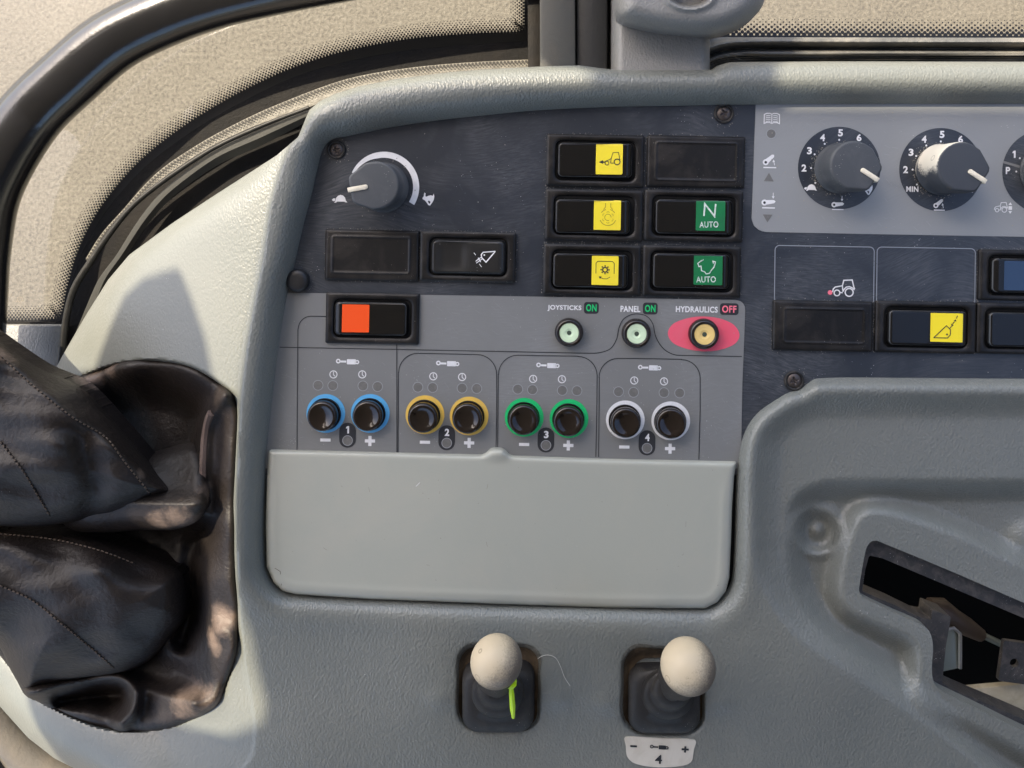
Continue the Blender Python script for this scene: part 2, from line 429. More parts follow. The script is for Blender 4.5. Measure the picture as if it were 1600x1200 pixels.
M['roof'] = mat('pale unseen shade plate', (.40, .385, .35), .9, .2)
M['wall'] = mat('dark blocker', (.08, .08, .075), .9, .2)

# dust on the ball's upper window side; on the knob a painted sunlit side
def dusty(name, base, dust_sunc, lo, hi, dirv, rough=.45, na=.9, dr=.5):
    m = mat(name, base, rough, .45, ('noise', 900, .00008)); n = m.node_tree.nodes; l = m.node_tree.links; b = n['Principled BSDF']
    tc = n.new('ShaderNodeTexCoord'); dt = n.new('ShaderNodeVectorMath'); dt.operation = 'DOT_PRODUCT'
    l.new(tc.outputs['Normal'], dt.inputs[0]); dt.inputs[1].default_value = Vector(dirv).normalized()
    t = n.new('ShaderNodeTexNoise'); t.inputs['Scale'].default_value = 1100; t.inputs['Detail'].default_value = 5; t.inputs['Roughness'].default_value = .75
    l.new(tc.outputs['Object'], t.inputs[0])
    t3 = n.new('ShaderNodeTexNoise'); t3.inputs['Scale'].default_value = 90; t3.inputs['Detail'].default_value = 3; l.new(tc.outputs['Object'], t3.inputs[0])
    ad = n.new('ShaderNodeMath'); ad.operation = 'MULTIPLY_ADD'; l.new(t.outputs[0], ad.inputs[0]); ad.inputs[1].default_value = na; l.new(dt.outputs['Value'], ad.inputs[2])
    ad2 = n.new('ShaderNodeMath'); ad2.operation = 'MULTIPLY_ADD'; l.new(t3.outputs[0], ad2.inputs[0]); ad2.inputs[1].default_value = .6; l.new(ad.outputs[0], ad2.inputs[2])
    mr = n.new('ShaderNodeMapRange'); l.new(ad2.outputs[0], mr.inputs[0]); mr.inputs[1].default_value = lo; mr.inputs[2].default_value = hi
    mx = n.new('ShaderNodeMix'); mx.data_type = 'RGBA'; l.new(mr.outputs[0], mx.inputs[0]); mx.inputs[6].default_value = (*base, 1); mx.inputs[7].default_value = (*dust_sunc, 1)
    # dried drop rings
    v = n.new('ShaderNodeTexVoronoi'); v.inputs['Scale'].default_value = 130; l.new(tc.outputs['Object'], v.inputs[0])
    a = n.new('ShaderNodeMath'); a.operation = 'COMPARE'; l.new(v.outputs['Distance'], a.inputs[0]); a.inputs[1].default_value = .22; a.inputs[2].default_value = .025
    sc = n.new('ShaderNodeSeparateColor'); l.new(v.outputs['Color'], sc.inputs[0])
    g = n.new('ShaderNodeMath'); g.operation = 'LESS_THAN'; l.new(sc.outputs[0], g.inputs[0]); g.inputs[1].default_value = .34
    gm = n.new('ShaderNodeMath'); gm.operation = 'MULTIPLY'; l.new(a.outputs[0], gm.inputs[0]); l.new(g.outputs[0], gm.inputs[1])
    gm2 = n.new('ShaderNodeMath'); gm2.operation = 'MULTIPLY'; l.new(gm.outputs[0], gm2.inputs[0]); gm2.inputs[1].default_value = .45
    mx2 = n.new('ShaderNodeMix'); mx2.data_type = 'RGBA'; l.new(gm2.outputs[0], mx2.inputs[0]); l.new(mx.outputs[2], mx2.inputs[6]); mx2.inputs[7].default_value = (.12, .09, .06, 1)
    l.new(mx2.outputs[2], b.inputs['Base Color'])
    rr = n.new('ShaderNodeMapRange'); l.new(mr.outputs[0], rr.inputs[0]); rr.inputs[3].default_value = rough; rr.inputs[4].default_value = dr; l.new(rr.outputs[0], b.inputs['Roughness'])
    return m
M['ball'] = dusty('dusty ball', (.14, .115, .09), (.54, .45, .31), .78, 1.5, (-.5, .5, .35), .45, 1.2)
M['knobsun'] = dusty('knob with sunlit side', (.045, .050, .058), (.68, .63, .51), 1.0, 1.22, (-1, .25, -.15), .55, .5, .7)  # cream colour paints sunlight onto one side of the knob

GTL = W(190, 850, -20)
def worn_or_sunlit(m, sun_spots, colr):  # mixes lighter sunlit patches into the leather colour
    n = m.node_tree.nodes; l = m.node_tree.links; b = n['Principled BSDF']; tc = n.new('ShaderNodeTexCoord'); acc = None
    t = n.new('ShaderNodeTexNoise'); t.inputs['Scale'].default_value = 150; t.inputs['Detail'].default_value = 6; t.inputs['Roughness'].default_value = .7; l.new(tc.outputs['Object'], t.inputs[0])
    for px, py, z, r in sun_spots:
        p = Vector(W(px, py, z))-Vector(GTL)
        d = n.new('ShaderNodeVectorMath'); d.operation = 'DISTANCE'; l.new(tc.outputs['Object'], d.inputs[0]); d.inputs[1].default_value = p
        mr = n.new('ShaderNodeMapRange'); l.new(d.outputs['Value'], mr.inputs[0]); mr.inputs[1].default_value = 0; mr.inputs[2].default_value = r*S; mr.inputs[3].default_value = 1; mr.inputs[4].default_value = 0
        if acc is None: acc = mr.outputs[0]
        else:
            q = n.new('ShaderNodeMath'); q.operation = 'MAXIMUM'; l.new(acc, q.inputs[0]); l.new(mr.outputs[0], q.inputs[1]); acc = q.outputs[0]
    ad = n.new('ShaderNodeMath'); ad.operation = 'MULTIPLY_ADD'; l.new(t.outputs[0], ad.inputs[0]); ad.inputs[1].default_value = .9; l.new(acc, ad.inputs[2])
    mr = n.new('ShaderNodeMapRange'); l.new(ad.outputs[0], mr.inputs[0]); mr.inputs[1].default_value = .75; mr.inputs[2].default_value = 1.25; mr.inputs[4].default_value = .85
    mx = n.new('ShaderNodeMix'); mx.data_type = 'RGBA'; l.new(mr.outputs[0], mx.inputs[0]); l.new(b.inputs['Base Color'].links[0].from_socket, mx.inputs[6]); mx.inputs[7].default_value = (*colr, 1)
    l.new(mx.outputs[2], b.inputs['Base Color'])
worn_or_sunlit(M['leather'], [(285, 808, 8, 45), (250, 815, 8, 35), (352, 965, 0, 45), (335, 1000, 0, 35), (300, 1095, -2, 50), (335, 1092, 0, 40), (140, 590, -12, 40), (165, 575, -12, 35), (10, 850, 0, 30), (230, 735, 15, 22), (322, 700, 5, 26), (318, 770, 2, 26), (0, 545, 20, 40)], (.17, .125, .098))  # tan spots imitate sun patches on folds, plus the suede flap edge

# glass
gm_ = bpy.data.materials.new('window glass'); gm_.use_nodes = True; n = gm_.node_tree.nodes; l = gm_.node_tree.links
n.remove(n['Principled BSDF']); tr = n.new('ShaderNodeBsdfTransparent'); tr.inputs[0].default_value = (.93, .95, .93, 1)
gl = n.new('ShaderNodeBsdfGlossy'); gl.inputs['Roughness'].default_value = .02; mx = n.new('ShaderNodeMixShader'); fr = n.new('ShaderNodeFresnel'); fr.inputs[0].default_value = 1.45
l.new(fr.outputs[0], mx.inputs[0]); l.new(tr.outputs[0], mx.inputs[1]); l.new(gl.outputs[0], mx.inputs[2]); l.new(mx.outputs[0], n['Material Output'].inputs[0])
M['glass'] = gm_

# ---------------------------------------------------------------- setting: ground, cab roof, unseen light blockers
def ground_mat():
    m = bpy.data.materials.new('pale gravel'); m.use_nodes = True; n = m.node_tree.nodes; l = m.node_tree.links; b = n['Principled BSDF']
    tc = n.new('ShaderNodeTexCoord'); cr = None
    def noise(sc, det): 
        t = n.new('ShaderNodeTexNoise'); t.inputs['Scale'].default_value = sc; t.inputs['Detail'].default_value = det; t.inputs['Roughness'].default_value = .65
        l.new(tc.outputs['Object'], t.inputs[0]); return t.outputs[0]
    a, c = noise(9, 3), noise(120, 6)
    mx = n.new('ShaderNodeMix'); mx.data_type = 'FLOAT'; mx.inputs[0].default_value = .86; l.new(a, mx.inputs[2]); l.new(c, mx.inputs[3])
    r = n.new('ShaderNodeValToRGB'); l.new(mx.outputs[0], r.inputs[0])
    e = r.color_ramp.elements; e[0].position = .30; e[0].color = (.086, .074, .058, 1); e[1].position = .66; e[1].color = (.208, .182, .140, 1)
    q = e.new(.48); q.color = (.152, .131, .099, 1)
    l.new(r.outputs[0], b.inputs['Base Color']); b.inputs['Roughness'].default_value = .95
    bp = n.new('ShaderNodeBump'); bp.inputs['Distance'].default_value = .004; l.new(c, bp.inputs['Height']); l.new(bp.outputs[0], b.inputs['Normal'])
    return m
GZ = -1.35
g = mesh_obj('ground', [(-40, -40, GZ), (40, -40, GZ), (40, 40, GZ), (-40, 40, GZ)], [[0, 1, 2, 3]], ground_mat(), smooth=False)
tag(g, 'pale beige gravel yard seen through the cab windows', kind='structure')

RZ = 0.74
def onroof(px, py, z=8, rz=RZ):
    p = Vector(W(px, py, z)); t = (rz-p.z)/SUN.z; q = p+SUN*t; return (q.x, q.y)
edge = [onroof(*p, 13) for p in ((2500, 140), (1172, 137), (1160, 118), (1156, -260), (785, -260), (788, 25), (900, 62), (915, 96), (926, 112), (922, 128), (915, 131), (700, 131), (545, 144), (468, 186), (433, 258), (403, 400), (379, 540), (366, 640), (361, 800), (364, 950), (376, 1040), (394, 1100), (390, 1130), (340, 1146), (250, 1165), (100, 1300))]  # edge and tab cut so their shadow outlines the sunlit areas
rp = edge+[(-.8, -1.5), (1.35, -1.5), (1.35, edge[0][1])]
rp = [(min(x, 1.35), y) for x, y in rp[:-1]]
def slab(name, pts, z0, z1, m, parent=None):
    n_ = len(pts); V = [(x, y, z0) for x, y in pts]+[(x, y, z1) for x, y in pts]
    F = [list(range(n_)), list(range(n_, 2*n_))]+[[i, (i+1) % n_, n_+(i+1) % n_, n_+i] for i in range(n_)]
    return mesh_obj(name, V, F, m, parent, smooth=False)
cr_ = slab('cab_roof_shade', rp, RZ, RZ+.03, M['roof']); tag(cr_, 'unseen pale cab roof, its edge cut to place sun and shade', kind='structure')
cw = slab('skylight_blocker', [(.35, -.78), (1.36, -.78), (1.36, .75), (1.32, .75), (1.32, -.74), (.35, -.74)], GZ, RZ-.01, M['wall']); tag(cw, 'unseen dark wall added to block skylight from the right and behind', kind='structure')  # unseen wall added for stronger directional shading
gobo = [onroof(*p, z=-5, rz=.58) for p in ((170, 452), (215, 430), (290, 425), (312, 462), (345, 530), (362, 590), (366, 700), (345, 780), (300, 790), (230, 796), (240, 830), (318, 865), (328, 915), (308, 965), (330, 1012), (346, 1058), (290, 1070), (236, 1082), (232, 1126), (300, 1138), (400, 1150), (430, 1340), (60, 1340), (5, 1168), (-46, 1102), (-90, 1035), (-135, 965), (-250, 900), (-250, 600), (40, 560), (105, 565), (140, 500))]  # unseen free-form plate, outlined to shade the wing and gaiter
vo = slab('shadow_plate', gobo, .58, .586, M['roof']); tag(vo, 'unseen plate added to shade the wing and gaiter', kind='structure')

# ---------------------------------------------------------------- dashboard
A = [(540, 213), (615, 198), (690, 187), (765, 179), (840, 172), (950, 167), (1050, 165), (1180, 163), (1400, 162), (2160, 162), (2160, 592), (1600, 592), (1330, 590), (1276, 592), (1262, 600), (1250, 609), (1232, 614), (1205, 630), (1183, 647), (1167, 670), (1157, 700), (1153, 740), (1151, 830), (1148, 895), (1142, 922), (1124, 944), (1102, 954), (955, 954), (780, 948), (580, 940), (460, 933), (440, 928), (424, 913), (413, 888), (411, 820), (416, 702), (425, 620), (435, 537), (448, 457), (459, 415), (472, 357), (487, 300), (499, 247), (507, 228), (520, 217)]
CRE = [(483, 172), (466, 202), (442, 263), (424, 321), (413, 400), (400, 467), (388, 535), (378, 616), (373, 704), (371, 798), (373, 900), (377, 970), (384, 1040), (394, 1090), (400, 1140), (390, 1190), (300, 1270), (-100, 1370), (-400, 1370), (-400, 60), (440, 100)]
WEDGE = [(483, 172), (466, 214), (432, 243), (337, 304), (270, 348), (202, 398), (169, 437), (135, 491), (98, 555), (84, 582)]
OUT = WEDGE[::-1]+[(500, 158), (522, 147), (560, 135), (620, 123), (700, 113), (760, 108), (840, 104), (905, 102), (935, 106), (960, 109), (1112, 109), (1120, 103), (1140, 97), (1300, 96), (2130, 97), (2130, 1360), (200, 1360), (160, 1225), (115, 1200), (85, 1185), (44, 1153), (0, 1104), (-40, 1050), (-60, 900), (-30, 760), (40, 650)]
HOLE = [(1363, 845), (1383, 850), (1480, 890), (1600, 942), (1840, 1045), (1840, 1255), (1600, 1143), (1533, 1110), (1477, 1083), (1460, 1068), (1456, 1045), (1458, 1010), (1453, 988), (1440, 976), (1397, 957), (1350, 934), (1342, 922), (1352, 862)]
A_s = smooth_poly(A, 4); OUT_s = np.array(OUT, float); CRE_s = smooth_poly(CRE, 4); HOLE_s = smooth_poly(HOLE, 3)
T1 = smooth_poly([(1196, 700), (1212, 665), (1250, 638), (1300, 628), (2200, 628), (2200, 1600), (1700, 1300), (1480, 1130), (1330, 1030), (1240, 960), (1196, 860)], 4)
T2 = smooth_poly([(1236, 800), (1256, 772), (1295, 758), (1400, 757), (2200, 757), (2200, 1600), (1700, 1300), (1500, 1160), (1400, 1060), (1300, 990), (1250, 930), (1236, 870)], 4)
T3 = smooth_poly([(1330, 822), (1340, 804), (1360, 794), (1400, 798), (1500, 832), (1600, 880), (1900, 1010), (1900, 1330), (1600, 1180), (1470, 1112), (1432, 1072), (1426, 1010), (1380, 985), (1340, 968), (1316, 950), (1307, 920), (1316, 865)], 4)
SKIRT = smooth_poly([(100, 596), (160, 572), (200, 562), (250, 560), (300, 570), (345, 595), (371, 620), (376, 660), (373, 720), (371, 800), (373, 900), (376, 960), (371, 1020), (355, 1075), (338, 1104), (300, 1126), (260, 1140), (200, 1146), (150, 1138), (100, 1118), (60, 1097), (38, 1085), (18, 1048), (-10, 1010), (-70, 900), (-70, 700), (10, 620)], 4)
def zshell(X, Y):
    dA = -sdf(A_s, X, Y)                       # distance outside the recess
    c = sdf(CRE_s, X, Y)                       # distance into the wing
    do = np.maximum(sdf(OUT_s, X, Y), 0)
    low = sstep(860, 1000, Y)                  # lower half: shallower rim
    rr = sstep(1130, 1200, X)*sstep(520, 640, Y)   # rim beside the tray
    t = np.clip(dA/46, 0, 1)
    rim = 13.5*(1-(1-t)**2.3)*(1-.62*low)+1.0
    t2 = np.clip(dA/26, 0, 1)
    rimr = 7.5*(1-(1-t2)**2)+.6
    z = rim*(1-rr)+rimr*rr
    # ledge beside the windows rolls over
    z = z-(6*np.exp(-do/9.0)+4*np.exp(-do/3.0))*sstep(420, 520, X)*(1-sstep(200, 260, Y))
    # broad undulation of the lower part
    z = z+low*(1.6*wob(X, Y, 420, 1)+2.5*sstep(960, 1100, Y)*np.sin((X-500)/260.0))*(1-rr)
    z = z+3.5*np.exp(-((X-1265)**2+(Y-1062)**2)/(2*70**2))
    # wing left of the crease
    k = sstep(0, 5, c)*(1-.8*sstep(980, 1120, Y)); cc = np.maximum(c, 0)
    zw = z-3.0*k-.055*cc-.00028*cc**2
    zw = zw-9*np.exp(-do/14.0)*sstep(0, 60, cc)
    z = np.where(c > 0, zw, z)
    # lower left corner turns down
    z = z-12*np.exp(-do/26.0)*sstep(1010, 1080, Y)*sstep(300, 120, X)
    z = z-46*sstep(1, 18, sdf(SKIRT, X, Y))
    # tray at lower right
    s1, s2, s3 = sdf(T1, X, Y), sdf(T2, X, Y), sdf(T3, X, Y)
    z = z-9*sstep(-26, 30, s1)
    z = z-12*sstep(-12, 30, s2)*(1-.35*sstep(900, 1080, Y))
    z = z+11*sstep(-26, 12, s3)
    d = np.hypot(X-1277, Y-830)
    z = z+2.2*np.exp(-((d-36)/9)**2)-5.0*np.exp(-(d/27)**4)+3.6*np.exp(-(d/13)**2)
    d = np.hypot((X-1612)/1.2, Y-845); z = z+4.5*np.exp(-(d/30)**3)
    # lever pockets sink in
    for (lx, ly) in ((779, 1076), (1036, 1083)):
        q = -rrsdf(118, 124, 26)(X-lx, Y-ly+2); z = z-5.0*(1-sstep(-6, 9, q))-1.4*np.exp(-np.maximum(q, 0)/20)
        for s_ in (-1, 1): z = z+1.0*np.exp(-(((X-lx-s_*92)/22)**2+((Y-ly-16)/16)**2))
    return z
def sshell(X, Y): 
    a = np.minimum(sdf(OUT_s, X, Y), -sdf(A_s, X, Y)); return np.minimum(a, -sdf(HOLE_s, X, Y))
dash = thing('dashboard', 'grey grained plastic dashboard moulding around the control panel', 'dashboard', W(800, 700, -40))
V, F = field((-70, 80, 2110, 1330), 3.0, sshell, zshell, skirt=12)
mesh_obj('moulded_shell', V, F, M['shell'], dash, ang=50)
# metal frame inside the opening and what sits in it
HI = [(1358, 868), (1378, 872), (1600, 966), (1840, 1070), (1840, 1232), (1600, 1124), (1503, 1083), (1472, 1068), (1478, 1010), (1486, 964), (1457, 953), (1455, 969), (1440, 966), (1397, 945), (1347, 924), (1352, 890)]
HO = [(x, y) for x, y in HOLE]
HOo = smooth_poly([(1355, 835), (1390, 843), (1600, 934), (1860, 1040), (1860, 1275), (1600, 1153), (1533, 1120), (1470, 1092), (1450, 1070), (1446, 1045), (1448, 1010), (1445, 994), (1392, 968), (1342, 942), (1332, 922), (1344, 855)], 3)
HI_a = np.array(HI, float)
zc = zshell(np.array([1335., 1420.]), np.array([890., 1000.])); zfr = float(zc.min())-5
V, F = field((1325, 825, 1870, 1290), 2.5, lambda X, Y: np.minimum(sdf(HOo, X, Y), -sdf(HI_a, X, Y)), lambda X, Y: zfr+0*X, skirt=14)
fr_ = thing('metal_frame', 'dusty dark metal frame lining the open slot in the dashboard', 'metal frame', W(1450, 1010, zfr))
mesh_obj('frame_plate', V, F, M['steel'], fr_)
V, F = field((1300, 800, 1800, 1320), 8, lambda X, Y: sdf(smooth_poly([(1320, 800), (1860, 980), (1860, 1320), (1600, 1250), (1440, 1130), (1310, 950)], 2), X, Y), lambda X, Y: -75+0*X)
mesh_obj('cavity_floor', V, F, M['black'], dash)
def wplate(name, pts, z0, z1, m, parent=None, bev=.8, label=None, cat=None):
    c = np.mean(np.array(pts, float), 0); V, F = plate([(x-c[0], y-c[1]) for x, y in pts], z0-z1, 0, bev)
    k = (D-z1/1000)/D; V = V*np.array([k, k, 1]); loc = W(c[0], c[1], z1)
    if parent is not None: o = mesh_obj(name, V+np.array(loc), F, m, parent)
    else: o = mesh_obj(name, V, F, m); o.location = loc; tag(o, label, cat)
    return o
# bits in the opening
br = thing('small_bracket', 'small grey bracket with a round hole inside the open slot', 'bracket', W(1585, 1036, -22))
pts = rrpts(1592, 1036, 56, 64, 3, 8)
V, F = field((1550, 985, 1640, 1090), 2, lambda X, Y: np.minimum(sdf(pts, X, Y), np.hypot(X-1585, Y-1036)-7), lambda X, Y: -22+0*X, skirt=2.5)
mesh_obj('bracket_plate', V, F, M['steel'], br)
wplate('bracket_stem', rrpts(1640, 1036, 50, 26, 2, 8), -27, -24.6, M['bright'], br)
cn = thing('wire_connector', 'tan plastic wire connector lying in the dark slot', 'connector', W(1470, 955, -40))
V, F = tube([W(1452, 950, -38), W(1470, 953, -38), W(1492, 968, -40), W(1512, 980, -42), W(1532, 992, -44)], [.006, .0072, .006, .0055, .004], 12)
mesh_obj('connector_body', V, F, M['tan'], cn)
V, F = tube([W(1530, 990, -44), W(1560, 1004, -50), W(1620, 1040, -62)], .002, 8); mesh_obj('cable', V, F, M['clip'], cn)
cl = thing('clear_clip', 'greenish clear plastic clip beside the frame tab', 'clip', W(1488, 1015, -35))
V, F = tube([W(1474, 985, -33), W(1490, 981, -33), W(1500, 990, -33), W(1500, 1044, -34)], .0011, 8); mesh_obj('clip_rim', V, F, M['bright'], cl)
wplate('clip_body', [(1476, 984), (1498, 984), (1498, 1044), (1470, 1050)], -36, -34.5, M['clip'], cl)
wplate('cream_bracket', [(1492, 1079), (1600, 1069), (1760, 1062), (1760, 1125), (1600, 1110), (1560, 1108)], -34, -30, M['cream'], label='cream painted metal strip across the bottom of the slot', cat='bracket')

# ---------------------------------------------------------------- control panel
pan = thing('control_panel', 'dark navy control panel with grey printed sheets set in the dashboard', 'control panel', W(800, 450, 0))
PP = smooth_poly([(x, y) for x, y in A], 1)
cpx = np.array([800., 600.]); big = PP+(PP-cpx)/np.linalg.norm(PP-cpx, axis=1)[:, None]*10
V, F = field((395, 150, 2110, 745), 4, lambda X, Y: np.minimum(sdf(big, X, Y), 742-Y), lambda X, Y: 0*X, skirt=4)
navy = sub(mesh_obj('navy_plate', V, F, M['navy'], pan), pan)
SH = [(449, 457.5)]+[(1150, 468.5), (1158, 471), (1163, 476), (1164.5, 484), (1160, 600), (1157.5, 732), (410, 732), (417, 690), (424, 620), (434, 537)]
V, F = field((405, 450, 1175, 735), 4, lambda X, Y: sdf(SH, X, Y), lambda X, Y: .35+0*X, skirt=.35)
sheet = sub(mesh_obj('grey_sheet', V, F, M['sheet'], pan), pan)
SH2 = [(1181.5, 150), (2105, 150), (2105, 382), (1600, 370), (1400, 366.5), (1196, 362.5), (1186, 359.5), (1178, 352.5), (1174.5, 342)]
V, F = field((1170, 145, 2100, 390), 4, lambda X, Y: sdf(SH2, X, Y), lambda X, Y: .35+0*X, skirt=.35)
dsheet = sub(mesh_obj('dial_sheet', V, F, M['sheet2'], pan), pan)
ZI = .5                            # print height on the sheets

def arc(cx, cy, r, a0, a1, n=8):
    return [(cx+r*math.cos(R(a0+(a1-a0)*i/n)), cy-r*math.sin(R(a0+(a1-a0)*i/n))) for i in range(n+1)]
# border lines
ik = Ink(); LW = 1.3
ik.line([(437, 542.5), (800, 549.5)]+list(smooth_poly([(800, 549.5), (928, 552), (952, 546), (963, 531), (967, 513), (973, 500), (984, 492.5), (997, 490.5), (1011, 494.5), (1020, 506), (1024, 524), (1031, 538), (1042, 549), (1058, 555), (1159, 557)], 6, False))[1:], LW)
ik.line([(464, 706), (465.5, 515)]+arc(486, 514, 20, 175, 92)+[(512, 494.5)], LW)
ik.line([(620, 537), (620, 709)], LW)
ik.line([(621.8, 709), (622.5, 582)]+arc(653, 582, 30, 180, 90)+[(700, 553), (745, 554)]+arc(745, 585, 31, 90, 0)+[(776, 640), (775, 706)], LW)
ik.line([(777.6, 706), (778.6, 585)]+arc(809, 585, 30, 180, 90)+[(860, 556), (903, 556.5)]+arc(903, 587, 30, 90, 0)+[(932.5, 640), (931, 714)], LW)
ik.line([(935.4, 714), (936.5, 590)]+arc(966, 590, 30, 180, 90)+[(1020, 560.5), (1065, 561.5)]+arc(1065, 591, 29, 90, 0)+[(1094, 640), (1092, 718)], LW)
ik.build('border_line', M['dline'], sheet, ZI)

def i_cyl(th=1):
    k = Ink(); k.ring(-14.5, -.5, 1.7, 3.7, n=14); k.rect(-7, 0, 10, 3); k.rect(6, .2, 14, 8, 1)
    k.ring(15, .5, 1.4, 3.4, n=14); return k
def i_clock():
    k = Ink(); k.ring(0, 0, 4.9, 6.3, n=24); k.line([(0, -4.4), (0, .4), (2.6, 3)], 1.2); return k
def i_plus(): k = Ink(); k.rect(0, 0, 16, 5); k.rect(0, -5.2, 5, 5.4); k.rect(0, 5.2, 5, 5.4); return k
def i_minus(): return Ink().rect(0, 0, 16, 4.8)
def badge(ink, x, y): ink.rect(x, y, 26, 39, 12.5, 1)
groups = [
 ('blue', '1', (543, 565), [(521, 585), (566, 585)], [(497, 602), (520, 602.5), (567, 603), (590, 604)], [(509, 646), (578.5, 646)], (543, 680), (508.5, 687.5), (578, 689)),
 ('amber', '2', (699.5, 568), [(677, 588), (722, 589)], [(653, 605), (676, 605.5), (722, 606.5), (745, 607)], [(664, 648), (733, 650)], (698, 684), (664, 691), (733, 692)),
 ('green', '3', (856, 571), [(833, 592), (878, 592.5)], [(809, 608), (832, 609), (878.5, 610), (901.5, 610.5)], [(819, 652), (889, 654)], (853, 687.5), (819, 694.5), (888, 696)),
 ('white', '4', (1015, 574.5), [(991, 594.5), (1037.5, 596)], [(966.5, 612), (990, 613), (1037.5, 613.5), (1062, 614)], [(977, 656), (1048, 657.5)], (1011, 692), (975.5, 698.5), (1047, 701))]
for col, num, cy_, cks, lts, rgs, bd, mn, pl in groups:
    Ink().add(i_cyl(), *cy_, 1, 1).build('cylinder_symbol', M['white'], sheet, ZI)
    for c in cks: Ink().add(i_clock(), *c, 1, 1).build('clock_symbol', M['white'], sheet, ZI)
    for c in lts:
        Ink().ring(*c, 7.2, 8.2, n=24).build('lens_rim', M['lampring'], sheet, ZI)
        Ink().disc(*c, 7.3).build('indicator_light', M['lamp'], sheet, ZI-.06)
    for c in rgs: Ink().ring(*c, 22, 30.3, n=56).build('button_ring', M[col], sheet, ZI)
    k = Ink(); badge(k, *bd); k.build('number_badge', M['badge'], sheet, ZI)
    Ink().text(num, bd[0]+.5, bd[1]-8.5, 4.2 if num == '1' else 7.2, 11.5, 1, .035).build('printed_number', M['white'], sheet, ZI+.12)
    Ink().ring(bd[0], bd[1]+8.3, 7.2, 8.2, n=24).build('lens_rim', M['lampring'], sheet, ZI+.14)
    Ink().disc(bd[0], bd[1]+8.3, 7.4).build('indicator_light', M['lamp'], sheet, ZI+.11)
    Ink().add(i_minus(), *mn, 1, 1).build('minus_symbol', M['white'], sheet, ZI)
    Ink().add(i_plus(), *pl, 1, 1).build('plus_symbol', M['white'], sheet, ZI)
# lettering over the three small knobs
for s_, x0, x1, yc, t, bx0, bx1, by, cm in (('JOYSTICKS', 855.5, 908.5, 481.6, 'ON', 912.5, 935.5, 481, 'green'), ('PANEL', 969.5, 1000.5, 482.7, 'ON', 1004.5, 1027.5, 482, 'green'), ('HYDRAULICS', 1056, 1121.5, 483.4, 'OFF', 1125, 1154, 483, 'onpink')):
    Ink().text(s_, (x0+x1)/2, yc, x1-x0, 9.6, 1, .032).build('printed_lettering', M['white'], sheet, ZI)
    Ink().rect((bx0+bx1)/2, by, bx1-bx0, 18.3, 4.5, 1).build('status_badge', M['badge'], sheet, ZI)
    Ink().text(t, (bx0+bx1)/2, by, bx1-bx0-6.5, 11.2, 1, .03).build('status_lettering', M[cm], sheet, ZI+.12)
k = Ink(); k.poly(smooth_poly([(1043.5, 521), (1052, 506), (1075, 497), (1100, 494.5), (1126, 498), (1147, 508), (1155.5, 524), (1147, 538), (1125, 546.5), (1100, 549), (1073, 545), (1052, 536)], 6)[::-1])
k.build('pink_oval', M['pink'], sheet, ZI)

# throttle scale with tortoise and hare on the navy plate
def i_tort():
    k = Ink(); k.poly([(-7, 4), (-6, -1), (-3, -4.5), (1, -6), (5, -5), (8, -2), (9.5, 3), (12, 5.5), (9, 5.5), (7, 4.5), (-4, 4.5), (-6, 6.2), (-9, 6)][::-1])
    k.poly([(-7.5, 3.5), (-7, -.5), (-10.5, -.2), (-12.5, 2.2), (-10, 4)]); return k
def i_hare():
    k = Ink(); k.poly([(-9, -1), (-7, -3.5), (-6.3, -9.5), (-4.2, -8.5), (-4.5, -4), (-3, -3), (0, -4.5), (4, -5.5), (7, -4.5), (8.5, -8), (9.5, -4), (9, 1), (7, 5), (4, 9.5), (2.5, 11), (2, 8.5), (4, 5), (1, 2.5), (-.5, 4.5), (3.5, 10.5), (.5, 10), (-3, 5), (-6, 2), (-8.5, 1)][::-1]); return k
k = Ink(); n_ = 48; b0 = 0
for i in range(n_+1):
    a = R(156+(-31-156)*i/n_); th = 4+5.5*min(1, i/14)
    k.v += [(600+(55-th)*math.cos(a), 292-(55-th)*math.sin(a)), (600+55*math.cos(a), 292-55*math.sin(a))]
for i in range(n_): k.f.append([2*i, 2*i+1, 2*i+3, 2*i+2])
k.build('speed_scale', M['white'], navy, .2)
Ink().add(i_tort(), 531, 310.5, 1, 1).build('tortoise_symbol', M['white'], navy, .2)
Ink().add(i_hare(), 669, 310.5, 1, 1).build('hare_symbol', M['white'], navy, .2)
# outlined boxes and tractor on the right of the navy plate
for x0, y0, x1, y1 in ((1211, 383.5, 1366, 472), (1370.5, 386, 1524, 474)):
    p = [(x0-1, y1), (x0, y0+7)]+arc(x0+7, y0+7, 7, 180, 90, 4)+arc(x1-7, y0+9.5, 7, 90, 0, 4)+[(x1-1, y1)]
    Ink().line(p, 1.3).build('frame_line', M['wline'], navy, .2)
def i_tractor(sx=1, w_=1.8):
    k = Ink(); k.ring(-10, 6, 3.6, 5.4, n=20); k.ring(9, 4.5, 5.2, 7.2, n=24)
    k.line([(-17, 5), (-16, 0), (-13, -3), (-2, -5.5), (0, -14), (13, -15), (16, -4), (17.5, -1)], w_)
    k.line([(-5, 5), (-2, 5.5), (1, 0), (4, -3.5), (9, -4.6), (14, -2.5), (17, .5)], w_); k.line([(-2, -5.5), (-1, 2)], w_); return k
Ink().add(i_tractor(), 1318, 452, 1, 2).build('tractor_symbol', M['white'], navy, .2)
Ink().disc(1297, 457, 3.6).build('pink_dot', M['onpink'], navy, .2)

